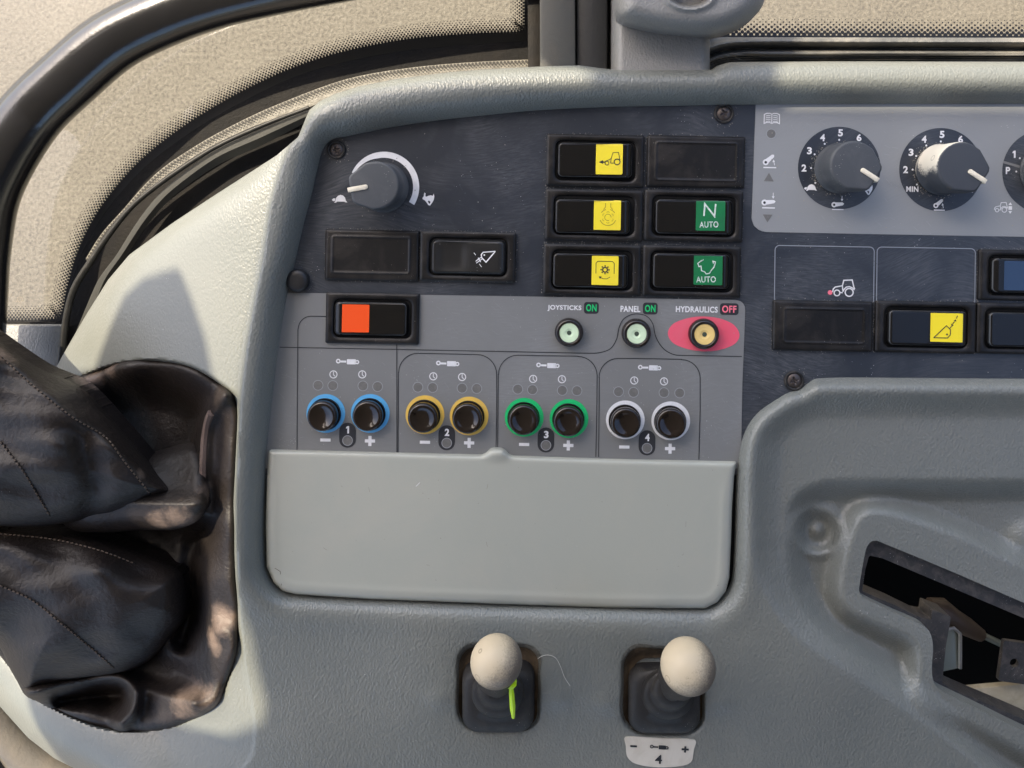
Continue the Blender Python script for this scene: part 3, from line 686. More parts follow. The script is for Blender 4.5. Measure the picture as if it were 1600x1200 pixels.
# dial sheet marks
k = Ink()
for sx in (-1, 1):
    k.line([(0, -7), (sx*3, -8.3), (sx*8, -8.3), (sx*11.8, -6.5), (sx*12, 7.5), (sx*8, 6), (sx*3, 6), (0, 7.6)], 1.5)
    for q in range(4): k.line([(sx*2, -4.5+q*3), (sx*5, -5.2+q*3), (sx*9.5, -4+q*3)], 1.1)
k.line([(0, -7), (0, 8)], 1.4)
Ink().add(k, 1206, 185.5, 1, 1).build('book_symbol', M['white'], dsheet, ZI)
Ink().ring(1205, 209, 6.8, 8, n=24).build('lens_rim', M['lampring'], dsheet, ZI)
Ink().disc(1205, 209, 7).build('indicator_light', M['lamp'], dsheet, ZI-.06)
def i_arm(up):
    k = Ink(); a = R(42 if up else 6); c, s = math.cos(a), -math.sin(a)
    def T(u, v): return (-5.5+u*c-v*s*1, 1.5+u*s+v*c)
    big_ = [T(*p) for p in [(4.7*math.cos(R(q)), 4.7*math.sin(R(q))) for q in range(50, 311, 20)]+[(15, -2.6), (17.5, 0), (15, 2.6)]]
    k.poly(big_); k.rect(1, 9.8, 20, 1.9)
    k.arrow = (8.5, 1) if up else (8, -10)
    if up: k.line([(8.5, 6), (7, 0)], 1.1); k.poly([(4.8, 1.5), (6.5, -3), (9, .5)])
    else: k.line([(8, -14), (8, -8)], 1.1); k.poly([(5.8, -8.5), (8, -4.5), (10.2, -8.5)])
    return k
def arm_at(x, y, up, par, z, sc=1):
    Ink().add(i_arm(up), x, y, sc, 1).build('lift_arm_symbol', M['white'], par, z)
    a = 0; Ink().disc(x-5.5*sc, y+1.6*sc, 2.1*sc, 14).build('pivot_dot', M['badge'], par, z+.06)
arm_at(1202, 252, True, dsheet, ZI); arm_at(1200, 315, False, dsheet, ZI)
Ink().poly([(1193.5, 283), (1209, 283.5), (1201.5, 270)]).build('arrow_light', M['lamp'], dsheet, ZI)
Ink().poly([(1192, 335), (1199, 347.5), (1207, 335.5)]).build('arrow_light', M['lamp'], dsheet, ZI)
dials = [(1311.3, 262.5, 64.5), (1470, 265, 65), (1631, 268, 65)]
for i, (x, y, r) in enumerate(dials):
    Ink().disc(x, y, r, 72).build('dial_face', M['navy'], dsheet, ZI)
    if i < 2:
        nums = [('2', -55, 0), ('3', -46.5, -27), ('4', -26, -47.5), ('5', 2, -55), ('6', 31, -47.5)]
        for t, dx, dy in nums: Ink().text(t, x+dx, y+dy, 7.6, 11.2, 1, .035).build('printed_number', M['white'], dsheet, ZI+.12)
        for a in (180, 151, 121, 90, 60, 212): Ink().disc(x+44*math.cos(R(a)), y-44*math.sin(R(a)), 1.5, 10).build('scale_dot', M['white'], dsheet, ZI+.12)
    if i == 0:
        Ink().add(i_tort(), x-44.5, y+30.5, .85, 1).build('tortoise_symbol', M['white'], dsheet, ZI+.12)
        Ink().add(i_hare(), x+44, y+33, .85, 1).build('hare_symbol', M['white'], dsheet, ZI+.12)
        arm_at(x-3, y+56, False, dsheet, ZI+.12, .9)
    if i == 1:
        Ink().text('MIN', x-44.5, y+30.5, 19, 8.6, 1, .03).build('printed_lettering', M['white'], dsheet, ZI+.12)
        Ink().text('MAX', x+40, y+31.5, 21, 8.6, 1, .03).build('printed_lettering', M['white'], dsheet, ZI+.12)
        arm_at(x-3, y+55, True, dsheet, ZI+.12, .85)
    if i == 2:
        Ink().text('1', x-46, y-27, 4.5, 11.2, 1, .03).build('printed_number', M['white'], dsheet, ZI+.12)
        Ink().text('P', x-56, y-1.5, 7, 11.2, 1, .03).build('printed_lettering', M['white'], dsheet, ZI+.12)
        Ink().line([(x-63.5, y-15), (x-30, y-5)], 3.6).build('scale_bar', M['sheet'], dsheet, ZI+.1)
        for a in (180, 151): Ink().disc(x+43*math.cos(R(a)), y-43*math.sin(R(a)), 1.5, 10).build('scale_dot', M['white'], dsheet, ZI+.12)
Ink().add(i_tractor(w_=1.9), 1564, 325, .6, 2).build('tractor_symbol', M['white'], dsheet, ZI)
k = Ink(); k.poly([(-3, -5), (3, -5), (0, -9.5)]); k.rect(0, 0, 6, 6); k.poly([(-3, 5), (0, 9.5), (3, 5)])
Ink().add(k, 1578.5, 325, .95, 1).build('height_symbol', M['white'], dsheet, ZI)

# ---------------------------------------------------------------- storage lid
LID = [(420, 703.5), (600, 707.5), (752, 711.8), (759, 709), (766, 702.5), (772, 700.8), (783, 701.2), (788, 704), (795, 711.5), (801, 713.3), (960, 718), (1150.5, 722.5), (1147, 745), (1144, 790), (1142, 850), (1139.5, 903), (1134, 924), (1121, 941), (1102, 950.5), (955, 949.5), (780, 943.5), (580, 936), (462, 928.5), (442, 923.5), (427, 909.5), (416.5, 885), (415, 820), (417, 750)]
LIDa = np.array(LID)
def zlid(X, Y):
    d = np.maximum(sdf(LIDa, X, Y), 0)
    z = 4.2-2.2*np.exp(-d/2.4)
    z = z+.25*np.exp(-((d-14)/5)**2)*sstep(740, 780, Y)
    z = z+1.5*np.exp(-np.hypot((X-777)/22, (Y-710)/9)**2)
    return z+.35*wob(X, Y, 500, 2)
V, F = field((410, 695, 1158, 956), 2.5, lambda X, Y: sdf(LIDa, X, Y), zlid, skirt=6)
lid = thing('storage_lid', 'pale grey plastic lid with a small pull tab below the button row', 'lid', W(780, 825, 0))
mesh_obj('lid_plate', V, F, M['lid'], lid, ang=60)
k = Ink(); k.line([(417, 887), (430, 888), (438, 893), (440, 915)], .9); k.build('corner_seam', M['trim'], lid, lambda x, y: zlid(x, y)+.12)
k = Ink(); k.line([(1121, 914.5), (1135, 913)], .9); k.build('corner_seam', M['trim'], lid, lambda x, y: zlid(x, y)+.12)
Ink().line([(650, 760), (656, 754)], .9).build('scratch', M['white'], lid, lambda x, y: zlid(x, y)+.12)
k = Ink()
for _ in range(46):
    x, y, q = random.uniform(430, 1130), random.uniform(725, 930), random.uniform(.3, .9); k.rect(x, y, q*1.6, q, 0, random.uniform(0, 180))
for _ in range(9):
    x, y, a = random.uniform(450, 1100), random.uniform(730, 920), random.gauss(-.6, .8); l_ = random.uniform(3, 9)
    k.line([(x, y), (x+l_*.5*math.cos(a), y+l_*.5*math.sin(a)+.5), (x+l_*math.cos(a), y+l_*math.sin(a))], .5)
k.build('fine_scuff', mat('lid scuff', (.24, .235, .20), .6, .3), lid, lambda x, y: zlid(x, y)+.12)
# tray behind the lid gap
V, F = field((395, 690, 1170, 965), 6, lambda X, Y: np.minimum(sdf(big, X, Y), Y-735), lambda X, Y: -3+0*X)
mesh_obj('lid_recess', V, F, M['gap'], dash)

# ---------------------------------------------------------------- rocker switches and blank covers
def rock_z(dirn, tilt):
    def f(X, Y):
        u = X*dirn
        return 3.1+np.where(u > 0, tilt*u, -.006*u)
    return f
def make_bezel(parent, w_, h_, ow, oh):
    V, F = field((-w_/2-2, -h_/2-2, w_/2+2, h_/2+2), 2, lambda X, Y: np.minimum(rrsdf(w_, h_, 2)(X, Y), -rrsdf(ow, oh, 10)(X, Y)),
                 lambda X, Y: 2.3-1.0*np.exp(-np.maximum(rrsdf(w_, h_, 2)(X, Y), 0)/1.6)-.8*np.exp(-np.maximum(-rrsdf(ow, oh, 10)(X, Y), 0)/2), mapL, skirt=2.6)
    b = mesh_obj('bezel', V, F, M['bezel'], parent)
    V, F = plate(rrpts(0, 0, w_-4, h_-4), 0, .6, .3); sub(b, parent)
    mesh_obj('housing', V, F, M['gap'], b)
def make_switch(name, label, x, y, w_, h_, rx, ry, rw, rh, dirn, tilt, tile=None, tmat=None, ang=1.1, group='rocker switches in the panel', washer=False, bezel=True):
    """x,y bezel centre; rx,ry,rw,rh rocker box (px, relative); tile box relative"""
    t = thing(name, label, 'switch', W(x, y, .35), group, local=True); t.rotation_euler = (0, 0, R(-ang))
    make_bezel(t, w_, h_, rw+5, rh+5)
    f = rock_z(dirn, tilt)
    sd = rrsdf(rw, rh, 9)
    def z(X, Y):
        d = np.maximum(sd(X, Y), 0); u = X*dirn
        q = f(X, Y)-3.2*(1-np.minimum(d/5.5, 1))**2.2
        q = q-2.6*sstep(rw/2-13, rw/2, u)*(1 if tilt > .02 else .4)
        if washer: q = q-1.5*np.exp(-(((X+26)/22)**4+(Y/24)**4))+.012*np.maximum(X, 0)
        return q
    V, F = field((-rw/2-2, -rh/2-2, rw/2+2, rh/2+2), 1.5, sd, z, mapL, skirt=3)
    V = V+np.array([rx*S, -ry*S, 0])
    r_ = sub(mesh_obj('rocker', V, F, M['rocker2' if washer else 'rocker'], t, ang=60), t)
    k_ = Ink(); k_.line(rrpts(rx, ry, rw-6.5, rh-6.5, 6.5), .9, True); k_.build('edge_glint', M['glint'], r_, lambda X, Y: z(X-rx, Y-ry)+.07, mapL)  # pale line painted as a highlight along the rocker outline
    if tile:
        tx, ty, tw, th = tile
        zt = lambda X, Y: z(X-rx, Y-ry)+.12
        V, F = field((tx-tw/2-1, ty-th/2-1, tx+tw/2+1, ty+th/2+1), 1.5, lambda X, Y: rrsdf(tw, th, .8)(X-tx, Y-ty), zt, mapL, skirt=.1)
        mesh_obj('legend_tile', V, F, tmat, r_)
    return t, r_, (lambda X, Y: z(X-rx, Y-ry)+.22)
def sym(ink, name, m, r_, z, tx, ty, sc=1, ang=0):
    Ink().add(ink, tx, ty, sc, ang).build(name, m, r_, z, mapL)
# yellow switch: tractor with arrow
t, r_, z = make_switch('rocker_switch', 'black rocker switch with a yellow tile showing a tractor and arrow', 930, 251.5, 152, 81, -.5, -.5, 120, 58, 1, .04, (21, -2, 41, 47), M['ytile'])
k = Ink(); k.ring(-3.5, 6, 2.3, 3.6, n=18); k.ring(12, 4, 3.6, 5.2, n=22); k.line([(-6, 3), (0, 1), (3, -1.5), (5.5, -10), (14, -10.5), (15.5, -2), (16.5, 1)], 1); k.line([(3, -1.5), (2, 6), (7, 6)], 1)
k.poly([(-16, 4.5), (-9.5, 1.5), (-9.5, 7.5)]); k.line([(-10, 4.5), (-7, 4.5)], 2)
sym(k, 'tractor_symbol', M['dline'], r_, z, 21, -2)
t, r_, z = make_switch('rocker_switch', 'black rocker switch with a yellow tile showing a worn round wheel symbol', 928, 336.5, 152, 80, -2, 2, 121, 57, 1, .034, (20, -.5, 41.5, 46), M['ytile'])
k = Ink(); k.ring(1, 4, 12, 13, 200, 340, 20); k.ring(1, 4, 12, 13, 35, 75, 8); k.ring(1, 4, 12, 13, 105, 145, 8)
k.line([(-3, -18), (-3, -12), (-6, -8)], 1); k.line([(5, -18), (5, -12), (8, -8)], 1); k.ring(1, 4, 4.5, 5.4, 0, 290, 18)
for a in (30, 90, 150, 210, 270, 330): k.ring(1+7*math.cos(R(a)), 4-7*math.sin(R(a)), 1.6, 2.3, a-80, a+80, 8)
sym(k, 'wheel_symbol', mat('faded ink', (.30, .23, .03), .5, .4), r_, z, 20, -1)
t, r_, z = make_switch('rocker_switch', 'black rocker switch with a yellow tile showing a gear in a bracket', 925, 421.5, 152, 79, -2.5, 1, 121, 57, 1, .034, (19.5, .2, 41, 45), M['ytile'])
k = Ink(); k.line([(-14, 6), (-14, -10), (-11, -13), (11, -13), (14, -10), (14, 6)], 1); k.ring(0, 0, 2.6, 4.6, n=20)
for a in range(0, 360, 45): k.rect(6*math.cos(R(a)), 6*math.sin(R(a)), 2.2, 2, 0, a)
k.line([(-7, 12), (-3, 14), (3, 14), (8, 11)], 1); k.poly([(-9.5, 10.5), (-5, 10.5), (-7.5, 14.5)])
sym(k, 'gear_symbol', M['dline'], r_, z, 19.5, -1)
GW = mat('worn white print', (.62, .68, .62), .5, .4, dirt=((.05, .2, .1), 500, .6))
t, r_, z = make_switch('rocker_switch', 'black rocker switch with a green tile reading N AUTO', 1083, 337.5, 153, 80, .5, 1.5, 125, 58, 1, .022, (24.8, -.5, 44.5, 46), M['gtile'])
k = Ink(); k.line([(-10, 2), (-9, -17), (6, 2), (7.5, -17)], 2.4); sym(k, 'letter_print', GW, r_, z, 24.8, -2)
k = Ink(); k.text('AUTO', 0, 0, 29, 9.5, -2, .015); sym(k, 'auto_lettering', GW, r_, z, 22.5, 13)
t, r_, z = make_switch('rocker_switch', 'black rocker switch with a green tile reading AUTO under a curved line', 1080, 424, 152, 80, -1, -1, 124, 58, 1, .022, (24, -2.5, 44, 45), M['gtile'])
k = Ink(); k.line([(-9, -14), (-15, -9), (-13, -4), (-10, -5), (-9, 2), (-4, 4), (-2, 7), (3, 6), (6, 1), (10, -4), (12, -12), (8, -13), (9, -9)], 1.5); k.line([(-11, -12), (-6, -15)], 1)
sym(k, 'outline_symbol', GW, r_, z, 23, -4)
k = Ink(); k.text('AUTO', 0, 0, 30, 9.5, -2, .015); sym(k, 'auto_lettering', GW, r_, z, 21, 11.5)
t, r_, z = make_switch('rocker_switch', 'all black rocker switch with a white bucket and plug outline', 731.5, 401, 149, 78, 1, .5, 117, 55, 1, .012, washer=True)
k = Ink(); k.line([(15, -10), (-5, -8), (-8, -4), (-7, 1), (0, 8), (15, -10)], 1.8, False); k.disc(-3, -3.5, 1.4, 10)
k.line([(-8, 0), (-17, 7)], 1.2); k.line([(-6, 2.5), (-16, 10)], 1.2); k.line([(-13, 1), (-9, 8)], 1.6); k.line([(-20, -7), (-17, -3)], .9); k.line([(-11, 11), (-7, 16)], .9)
sym(k, 'bucket_symbol', M['white'], r_, z, 29, 0, .95)
t, r_, z = make_switch('rocker_switch', 'black rocker switch with a plain orange red tile on the grey sheet', 582.7, 497.2, 145, 79, -2, 0, 117, 56, -1, .008, (-24.5, -.4, 41.8, 43), M['rtile'])
t, r_, z = make_switch('rocker_switch', 'black rocker switch with a bright yellow tile showing a bucket and arrows', 1444.5, 511, 156, 80, 1, .5, 125, 59, 1, .016, (29, -1, 49, 44.5), M['ytile2'])
k = Ink(); k.line([(-19, 15), (0, -4), (6, 2), (6, 10), (2, 15), (-19, 15)], 1.4); k.disc(1, 9.5, 1.6, 10); k.line([(5, 0), (8, -4)], 1.3)
k.line([(9, -7), (12, -11)], 1.3); k.poly([(7, -7.5), (11, -4.8), (7.5, -3.5)]); k.poly([(10.5, -13), (14.5, -10.5), (14, -14)]); k.line([(14.5, -15.5), (16.5, -20)], 1.3)
sym(k, 'bucket_symbol', M['dline'], r_, z, 28.5, 0)
make_switch('rocker_switch', 'black rocker switch with a dark blue tile at the right edge of the photo', 1606, 430.5, 157, 79, 0, 0, 125, 58, -1, .012, (-23, 0, 41, 45), M['btile'])
make_switch('rocker_switch', 'plain black rocker switch below the dark blue one at the right edge', 1602.5, 513.5, 156, 79, 0, 1, 128, 58, 1, .012)
def blank(label, x, y, w_, h_, iw, ih, dx=0, dy=0):
    t = thing('blank_cover', label, 'cover', W(x, y, .35), 'blank switch covers', local=True); t.rotation_euler = (0, 0, R(-1.1))
    def z(X, Y):
        d = np.abs(rrsdf(iw, ih, 4)(X-dx, Y-dy)); o = np.maximum(rrsdf(w_, h_, 2)(X, Y), 0)
        return 2.0+.45*np.exp(-(d/1.5)**2)-1.0*np.exp(-o/1.6)
    V, F = field((-w_/2-2, -h_/2-2, w_/2+2, h_/2+2), 1.3, rrsdf(w_, h_, 2), z, mapL, skirt=2.4)
    c = sub(mesh_obj('cover_plate', V, F, M['bezel'], t), t)
blank('plain black blank cover left of the all black rocker switch', 582, 399, 146, 79, 120, 56, -1, -1)
blank('plain black blank cover right of the tractor switch', 1087, 253, 152, 80, 126, 58, 0, 0)
blank('plain black blank cover below the small tractor outline', 1284.5, 509, 155, 78, 124, 53, 1, -.5)

# ---------------------------------------------------------------- rotary knobs
def make_knob(label, x, y, r, h, ang, m, ptr=True, label_group='rotary knobs'):
    t = thing('rotary_knob', label, 'knob', W(x, y, .5), label_group, local=True)
    def tear(rr, tip, z, n=48):
        pts = []
        for i in range(n):
            a = 2*math.pi*i/n; c = math.cos(a); s = math.sin(a)
            rad = rr
            if c > .2: rad = max(rr, min(rr*tip/max(c, .01), rr/max(.05, math.cos(abs(a if a < math.pi else 2*math.pi-a)-R(62)))) )
            rad = min(rad, rr*1.16)
            pts.append((rad*c*S, rad*s*S, z/1000))
        return np.array(pts)
    L = [circ(r*1.04, 0, 48), circ(r*1.06, 1.2, 48), circ(r*1.0, 2.0, 48), tear(r*.99, 1.05, h*.45), tear(r*.97, 1.07, h-1.6), tear(r*.945, 1.07, h-.5), tear(r*.9, 1.07, h-.05), tear(r*.86, 1.06, h)]
    V, F = loft(L); b = sub(mesh_obj('knob_body', V, F, m, t, ang=45), t)
    if ptr:
        V, F = plate(rrpts(0, 0, r*.80, 7.0, 3.0), -1.5, .7, .7)
        V = V+np.array([r*.70*S, 0, h/1000]); mesh_obj('pointer', V, F, M['pointer'], b)
        V, F = plate(rrpts(0, 0, 4, 6.8, .5), -5.5, .6, .5); V = V+np.array([r*1.06*S, 0, h/1000]); mesh_obj('pointer_tip', V, F, M['pointer'], b)
    t.rotation_euler = (0, 0, R(ang)); return t
make_knob('grey rotary knob turned towards the tortoise at the panel top left', 600, 293, 37, 20, 190, M['knob'])
make_knob('grey rotary knob on the dial marked tortoise to hare', 1311.5, 263, 37.5, 20, -33, M['knob'])
kk = make_knob('rotary knob with a painted sunlit side on the dial marked MIN to MAX', 1470, 265, 38, 20.5, -33, M['knob'])
[c for c in bpy.data.objects if c.parent == kk][0].data.materials[0] = M['knobsun']
make_knob('rotary knob on the dial marked 1 and P cut by the photo edge', 1631, 268, 37, 20, 120, M['knob'])

# ---------------------------------------------------------------- small pull knobs with coloured inserts
def small_knob(label, x, y, r, m):
    t = thing('pull_knob', label, 'knob', W(x, y, .5), 'small round knobs with coloured inserts', local=True)
    V, F = turned([(r, 0), (r*1.02, 1.5), (r*.99, 3.2), (r*.90, 4.5), (r*.80, 4.9), (r*.72, 4.6), (r*.69, 3.9)], 44); b = sub(mesh_obj('knob_rim', V, F, M['gloss'], t, ang=60), t)
    V, F = turned([(r*.69, 3.6), (r*.67, 4.25), (r*.5, 4.3), (r*.47, 4.22), (r*.3, 4.25), (r*.26, 4.0), (r*.16, 3.9)], 44); i_ = sub(mesh_obj('coloured_insert', V, F, m, t), t)
    V, F = turned([(r*.16, 3.95), (r*.09, 3.98)], 16); mesh_obj('centre_pit', V, F, M['hole'], i_)
small_knob('small round knob with a pale green insert below JOYSTICKS ON', 889, 518.5, 22, M['kgreen'])
small_knob('small round knob with a pale green insert below PANEL ON', 993.5, 520, 22.5, M['kgreen'])
small_knob('small round knob with an amber insert on the pink oval', 1098.5, 521, 23.5, M['kamber'])

# ---------------------------------------------------------------- push buttons
pb = thing('push_button', 'x', 'button', (0, 0, 0), 'black push buttons in coloured rings', local=True)
V, F = turned([(25, -.2), (25.2, .6), (24.4, 1.0), (23.9, .8), (23.8, .3)], 44); mesh_obj('button_collar', V, F, M['bezel'], pb)
V, F = turned([(23.2, 0), (23.4, 3.9), (23.2, 4.7), (22.5, 5.4), (21.2, 5.9), (19.3, 6.1), (17, 5.85), (14, 5.3), (10, 4.75), (5, 4.4), (.8, 4.3)], 44); mesh_obj('button_cap', V, F, M['gloss'], pb, ang=60)
first = True
for col, num, cy_, cks, lts, rgs, bd, mn, pl in groups:
    for i, c in enumerate(rgs):
        o = pb if first else copy_tree(pb); first = False
        o.location = W(c[0]-1, c[1]+1, .5)
        o.rotation_euler = (R(random.uniform(-2.5, 2.5)), R(random.uniform(-2.5, 2.5)), random.uniform(0, 6))
        o['label'] = 'black push button in a %s ring above the %s sign beside number %s' % (col, ('minus', 'plus')[i], num)

# ---------------------------------------------------------------- dust and scratches on the panel
def flecks(pts, name, par, z, m, smin=.4, smax=1.3):
    k = Ink()
    for x, y in pts:
        a = random.uniform(0, 3.14); l_ = random.uniform(smin, smax); q = l_*random.uniform(.3, .8); ca, sa = math.cos(a), math.sin(a)
        k.poly([(x+u*ca-v*sa, y+u*sa+v*ca) for u, v in ((l_, 0), (0, q), (-l_, .2*q), (-.1*l_, -q))])
    return k.build(name, m, par, z)
BZ = [(930, 251.5, 152, 81), (928, 336.5, 152, 80), (925, 421.5, 152, 79), (1083, 337.5, 153, 80), (1080, 424, 152, 80), (731.5, 401, 149, 78), (1444.5, 511, 156, 80), (582, 399, 146, 79), (1087, 253, 152, 80), (1284.5, 509, 155, 78), (1606, 430.5, 157, 79)]
P = []
for x, y, w_, h_ in BZ:
    for _ in range(70):
        s_ = random.choice((0, 0, 1, 2, 3)); t_ = random.uniform(-.5, .5); o_ = random.gauss(1.2, 1.1)
        u, v = ((t_*w_, -h_/2-o_), (t_*w_, h_/2+o_), (-w_/2-o_, t_*h_), (w_/2+o_, t_*h_))[s_]
        P.append((x+u-v*.019, y+v+u*.019))
for x, y, r in ((526, 234, 17), (1131, 177, 18), (1240, 595, 18), (467, 438, 20), (600, 293, 42)):
    for _ in range(26):
        a = random.uniform(0, 6.3); q = r+abs(random.gauss(0, 3)); P.append((x+q*math.cos(a), y+q*math.sin(a)))
for _ in range(240):
    x, y = random.uniform(520, 1590), random.uniform(185, 585)
    if not (y > 455 and x < 1170) and not (x > 1172 and y < 372): P.append((x, y))
flecks(P, 'dust_flecks', navy, .25, mat('dust fleck', (.26, .25, .23), .8, .2))
P = [(random.uniform(430, 1155), random.uniform(470, 705)) for _ in range(130)]+[(random.gauss(450, 8), random.gauss(694, 6)) for _ in range(26)]
for g_ in groups:
    for c in g_[5]:
        for _ in range(7):
            a = random.uniform(0, 6.3); q = 29+abs(random.gauss(0, 3)); P.append((c[0]+q*math.cos(a), c[1]+q*math.sin(a)))
flecks(P, 'dust_flecks', sheet, .62, mat('pale dust fleck', (.36, .36, .35), .8, .2), .35, 1.0)
P = []
for x, y, r in dials[:2]:
    for _ in range(110):
        a = random.uniform(2.0, 5.2) if random.random() < .75 else random.uniform(0, 6.3); q = 39+abs(random.gauss(0, 4.5)); P.append((x+q*math.cos(a), y-q*math.sin(a)))
P += [(random.uniform(1180, 1595), random.uniform(168, 362)) for _ in range(90)]
flecks(P, 'dust_flecks', dsheet, .68, mat('tan dust fleck', (.34, .31, .25), .8, .2), .4, 1.2)
def wipes(areas, n, name, par, z, m):
    k = Ink()
    for _ in range(n):
        x0, y0, x1, y1 = random.choice(areas); x, y = random.uniform(x0, x1), random.uniform(y0, y1)
        a = random.gauss(.55, .35); c = random.gauss(0, .012); L = random.uniform(5, 15); q = []
        for i in range(7): q.append((x, y)); x += L/6*math.cos(a); y += L/6*math.sin(a); a += c*L/6
        k.line(q, random.uniform(.28, .6))
    o = k.build(name, m, par, z); o['kind'] = 'stuff'; return o
wipes([(690, 200, 840, 340), (520, 345, 760, 356), (1215, 395, 1480, 465), (1180, 560, 1500, 585), (1165, 380, 1205, 560), (700, 440, 840, 452), (620, 230, 830, 350)], 130, 'dusty_smear', navy, .22, mat('wiped dust', (.055, .063, .074), .6, .3))
wipes([(670, 470, 840, 540), (430, 560, 470, 690), (1100, 560, 1150, 700), (480, 555, 1090, 600)], 90, 'dusty_smear', sheet, .46, mat('wiped pale dust', (.24, .245, .245), .6, .3))
wipes([(1190, 170, 1560, 195), (1380, 180, 1400, 340), (1220, 335, 1560, 355)], 40, 'dusty_smear', dsheet, .46, mat('wiped light dust', (.32, .33, .335), .6, .3))

# ---------------------------------------------------------------- screws and plug
def screw(label, x, y, r, a):
    t = thing('screw', label, 'screw', W(x, y, 0), 'panel screws', local=True)
    V, F = turned([(r*1.08, 0), (r*1.06, .9), (r*.95, 1.2), (r*.80, .9), (r*.76, .35)], 32); mesh_obj('cup_washer', V, F, M['screwcup'], t)
    V, F = field((-r, -r, r, r), r/22, lambda X, Y: r*.74-np.hypot(X, Y), lambda X, Y: 1.5-.9*(np.hypot(X, Y)/(r*.74))**3-1.1*np.maximum(np.exp(-(X/(r*.09))**4-(Y/(r*.40))**6), np.exp(-(Y/(r*.09))**4-(X/(r*.40))**6)), mapL, skirt=.8)
    mesh_obj('screw_head', V, F, M['screw'], t); t.rotation_euler = (0, 0, R(a))
screw('rusty cross head screw at the top left corner of the navy panel', 526, 234, 13.5, 12)
screw('dark cross head screw at the panel top beside the dial sheet', 1131, 177.5, 14.5, 25)
screw('steel cross head screw above the tray corner', 1240.5, 594.5, 14.5, 18)
V, F = turned([(17.5, 0), (18, 2), (17.2, 3.4), (15, 4.4), (10, 4.8), (4, 4.9), (1, 4.9)], 36)
o = mesh_obj('plug_cap', V, F, M['cap'], ang=60); o.location = W(467, 438, 0); tag(o, 'round black plug cap at the left border of the panel', 'plug')

# ---------------------------------------------------------------- ball levers
def ball_lever(label, bx, by, tx, ty, br_, tz):
    zb = float(zshell(np.array([float(bx)]), np.array([by+60.0]))[0])-3
    t = thing('ball_lever', label, 'lever', W(bx, by, zb), 'ball levers in rubber boots', local=False)
    B = np.array(W(bx, by, zb)); T = np.array(W(tx, ty, tz))
    def ring(w_, h_, r, z, f):                # rounded-rect loop leaning towards the ball
        p = np.array(rrpts(0, 0, w_, h_, r, 0, 8)); c = B+(T-B)*f
        return np.stack([c[0]+p[:, 0]*S, c[1]-p[:, 1]*S, np.full(len(p), (zb+z)/1000)], -1)[::-1]
    L = [ring(112, 104, 22, -3, 0), ring(110, 102, 24, 4, 0), ring(107, 99, 26, 6.5, .02), ring(100, 92, 30, 8.5, .06), ring(90, 86, 36, 9.5, .12), ring(80, 78, 38.9, 10.0, .17), ring(78, 76, 37.9, 14, .22), ring(74, 72, 35.9, 15.5, .25), ring(64, 63, 31.4, 16, .28), ring(60, 59, 29.4, 16.3, .3), ring(58, 57, 28.4, 20, .36), ring(50, 50, 24.9, 21.6, .4), ring(36, 36, 17.9, 22.2, .42)]
    V, F = loft(L); mesh_obj('rubber_boot', V, F, M['boot'], t, ang=55)
    d = (T-B)/np.linalg.norm(T-B)
    V, F = tube([B+(T-B)*.3, B+(T-B)*.62, B+(T-B)*.66, T], [.0075, .0072, .0105, .0108], 28); mesh_obj('shaft', V, F, M['boot'], t)
    k = (D-tz/1000)/D; rr = br_*S*k; V = []; F = []; n1, n2 = 40, 28
    for i in range(n2+1):
        th = math.pi*i/n2
        for j in range(n1):
            ph = 2*math.pi*j/n1; V.append((T[0]+rr*math.sin(th)*math.cos(ph), T[1]+.94*rr*math.sin(th)*math.sin(ph), T[2]+rr*math.cos(th)))
    for i in range(n2):
        for j in range(n1): F.append([i*n1+j, (i+1)*n1+j, (i+1)*n1+(j+1) % n1, i*n1+(j+1) % n1])
    mesh_obj('ball_knob', V, F, M['ball'], t, ang=80)
    # grimy rim of the pocket
    for nm, w0, h0, w1, h1, am, mt in (('grimy_collar', 96, 98, 123, 127, 1.0, M['mud']), ('grime_stain', 122, 126, 131, 136, 2.2, M['stain'])):
        def sg(X, Y): 
            wv = am*wob(X, Y, 75, 11); return np.minimum(rrsdf(w1, h1, 28)(X-bx, Y-by+9)+wv, -rrsdf(w0, h0, 24)(X-bx, Y-by+9)+.4*wv)
        V, F = field((bx-85, by-95, bx+85, by+80), 2, sg, lambda X, Y: zshell(X, Y)+(.9 if nm == 'grimy_collar' else .3)); mesh_obj(nm, V, F, mt, t)
ball_lever('dusty ball lever with a lime cable tie hanging from it', 779, 1084, 775.6, 1033, 40.5, 46)
ball_lever('dusty ball lever leaning right above the white sticker', 1036, 1086, 1075, 1040.6, 42.8, 46)
ct = thing('cable_tie', 'lime green cable tie tail hanging below the left ball', 'cable tie', W(799, 1070, 34))
V, F = tube([W(798.5, 1073, 42), W(799.5, 1085, 41), W(801, 1105, 38), W(802, 1121, 35)], [.0011, .0013, .0014, .0008], 8); mesh_obj('tie_tail', V, F, M['lime'], ct)
wplate('tie_head', [(791, 1076), (795, 1070), (805, 1063), (807, 1072), (801, 1078)], 40, 44, M['lime'], ct)

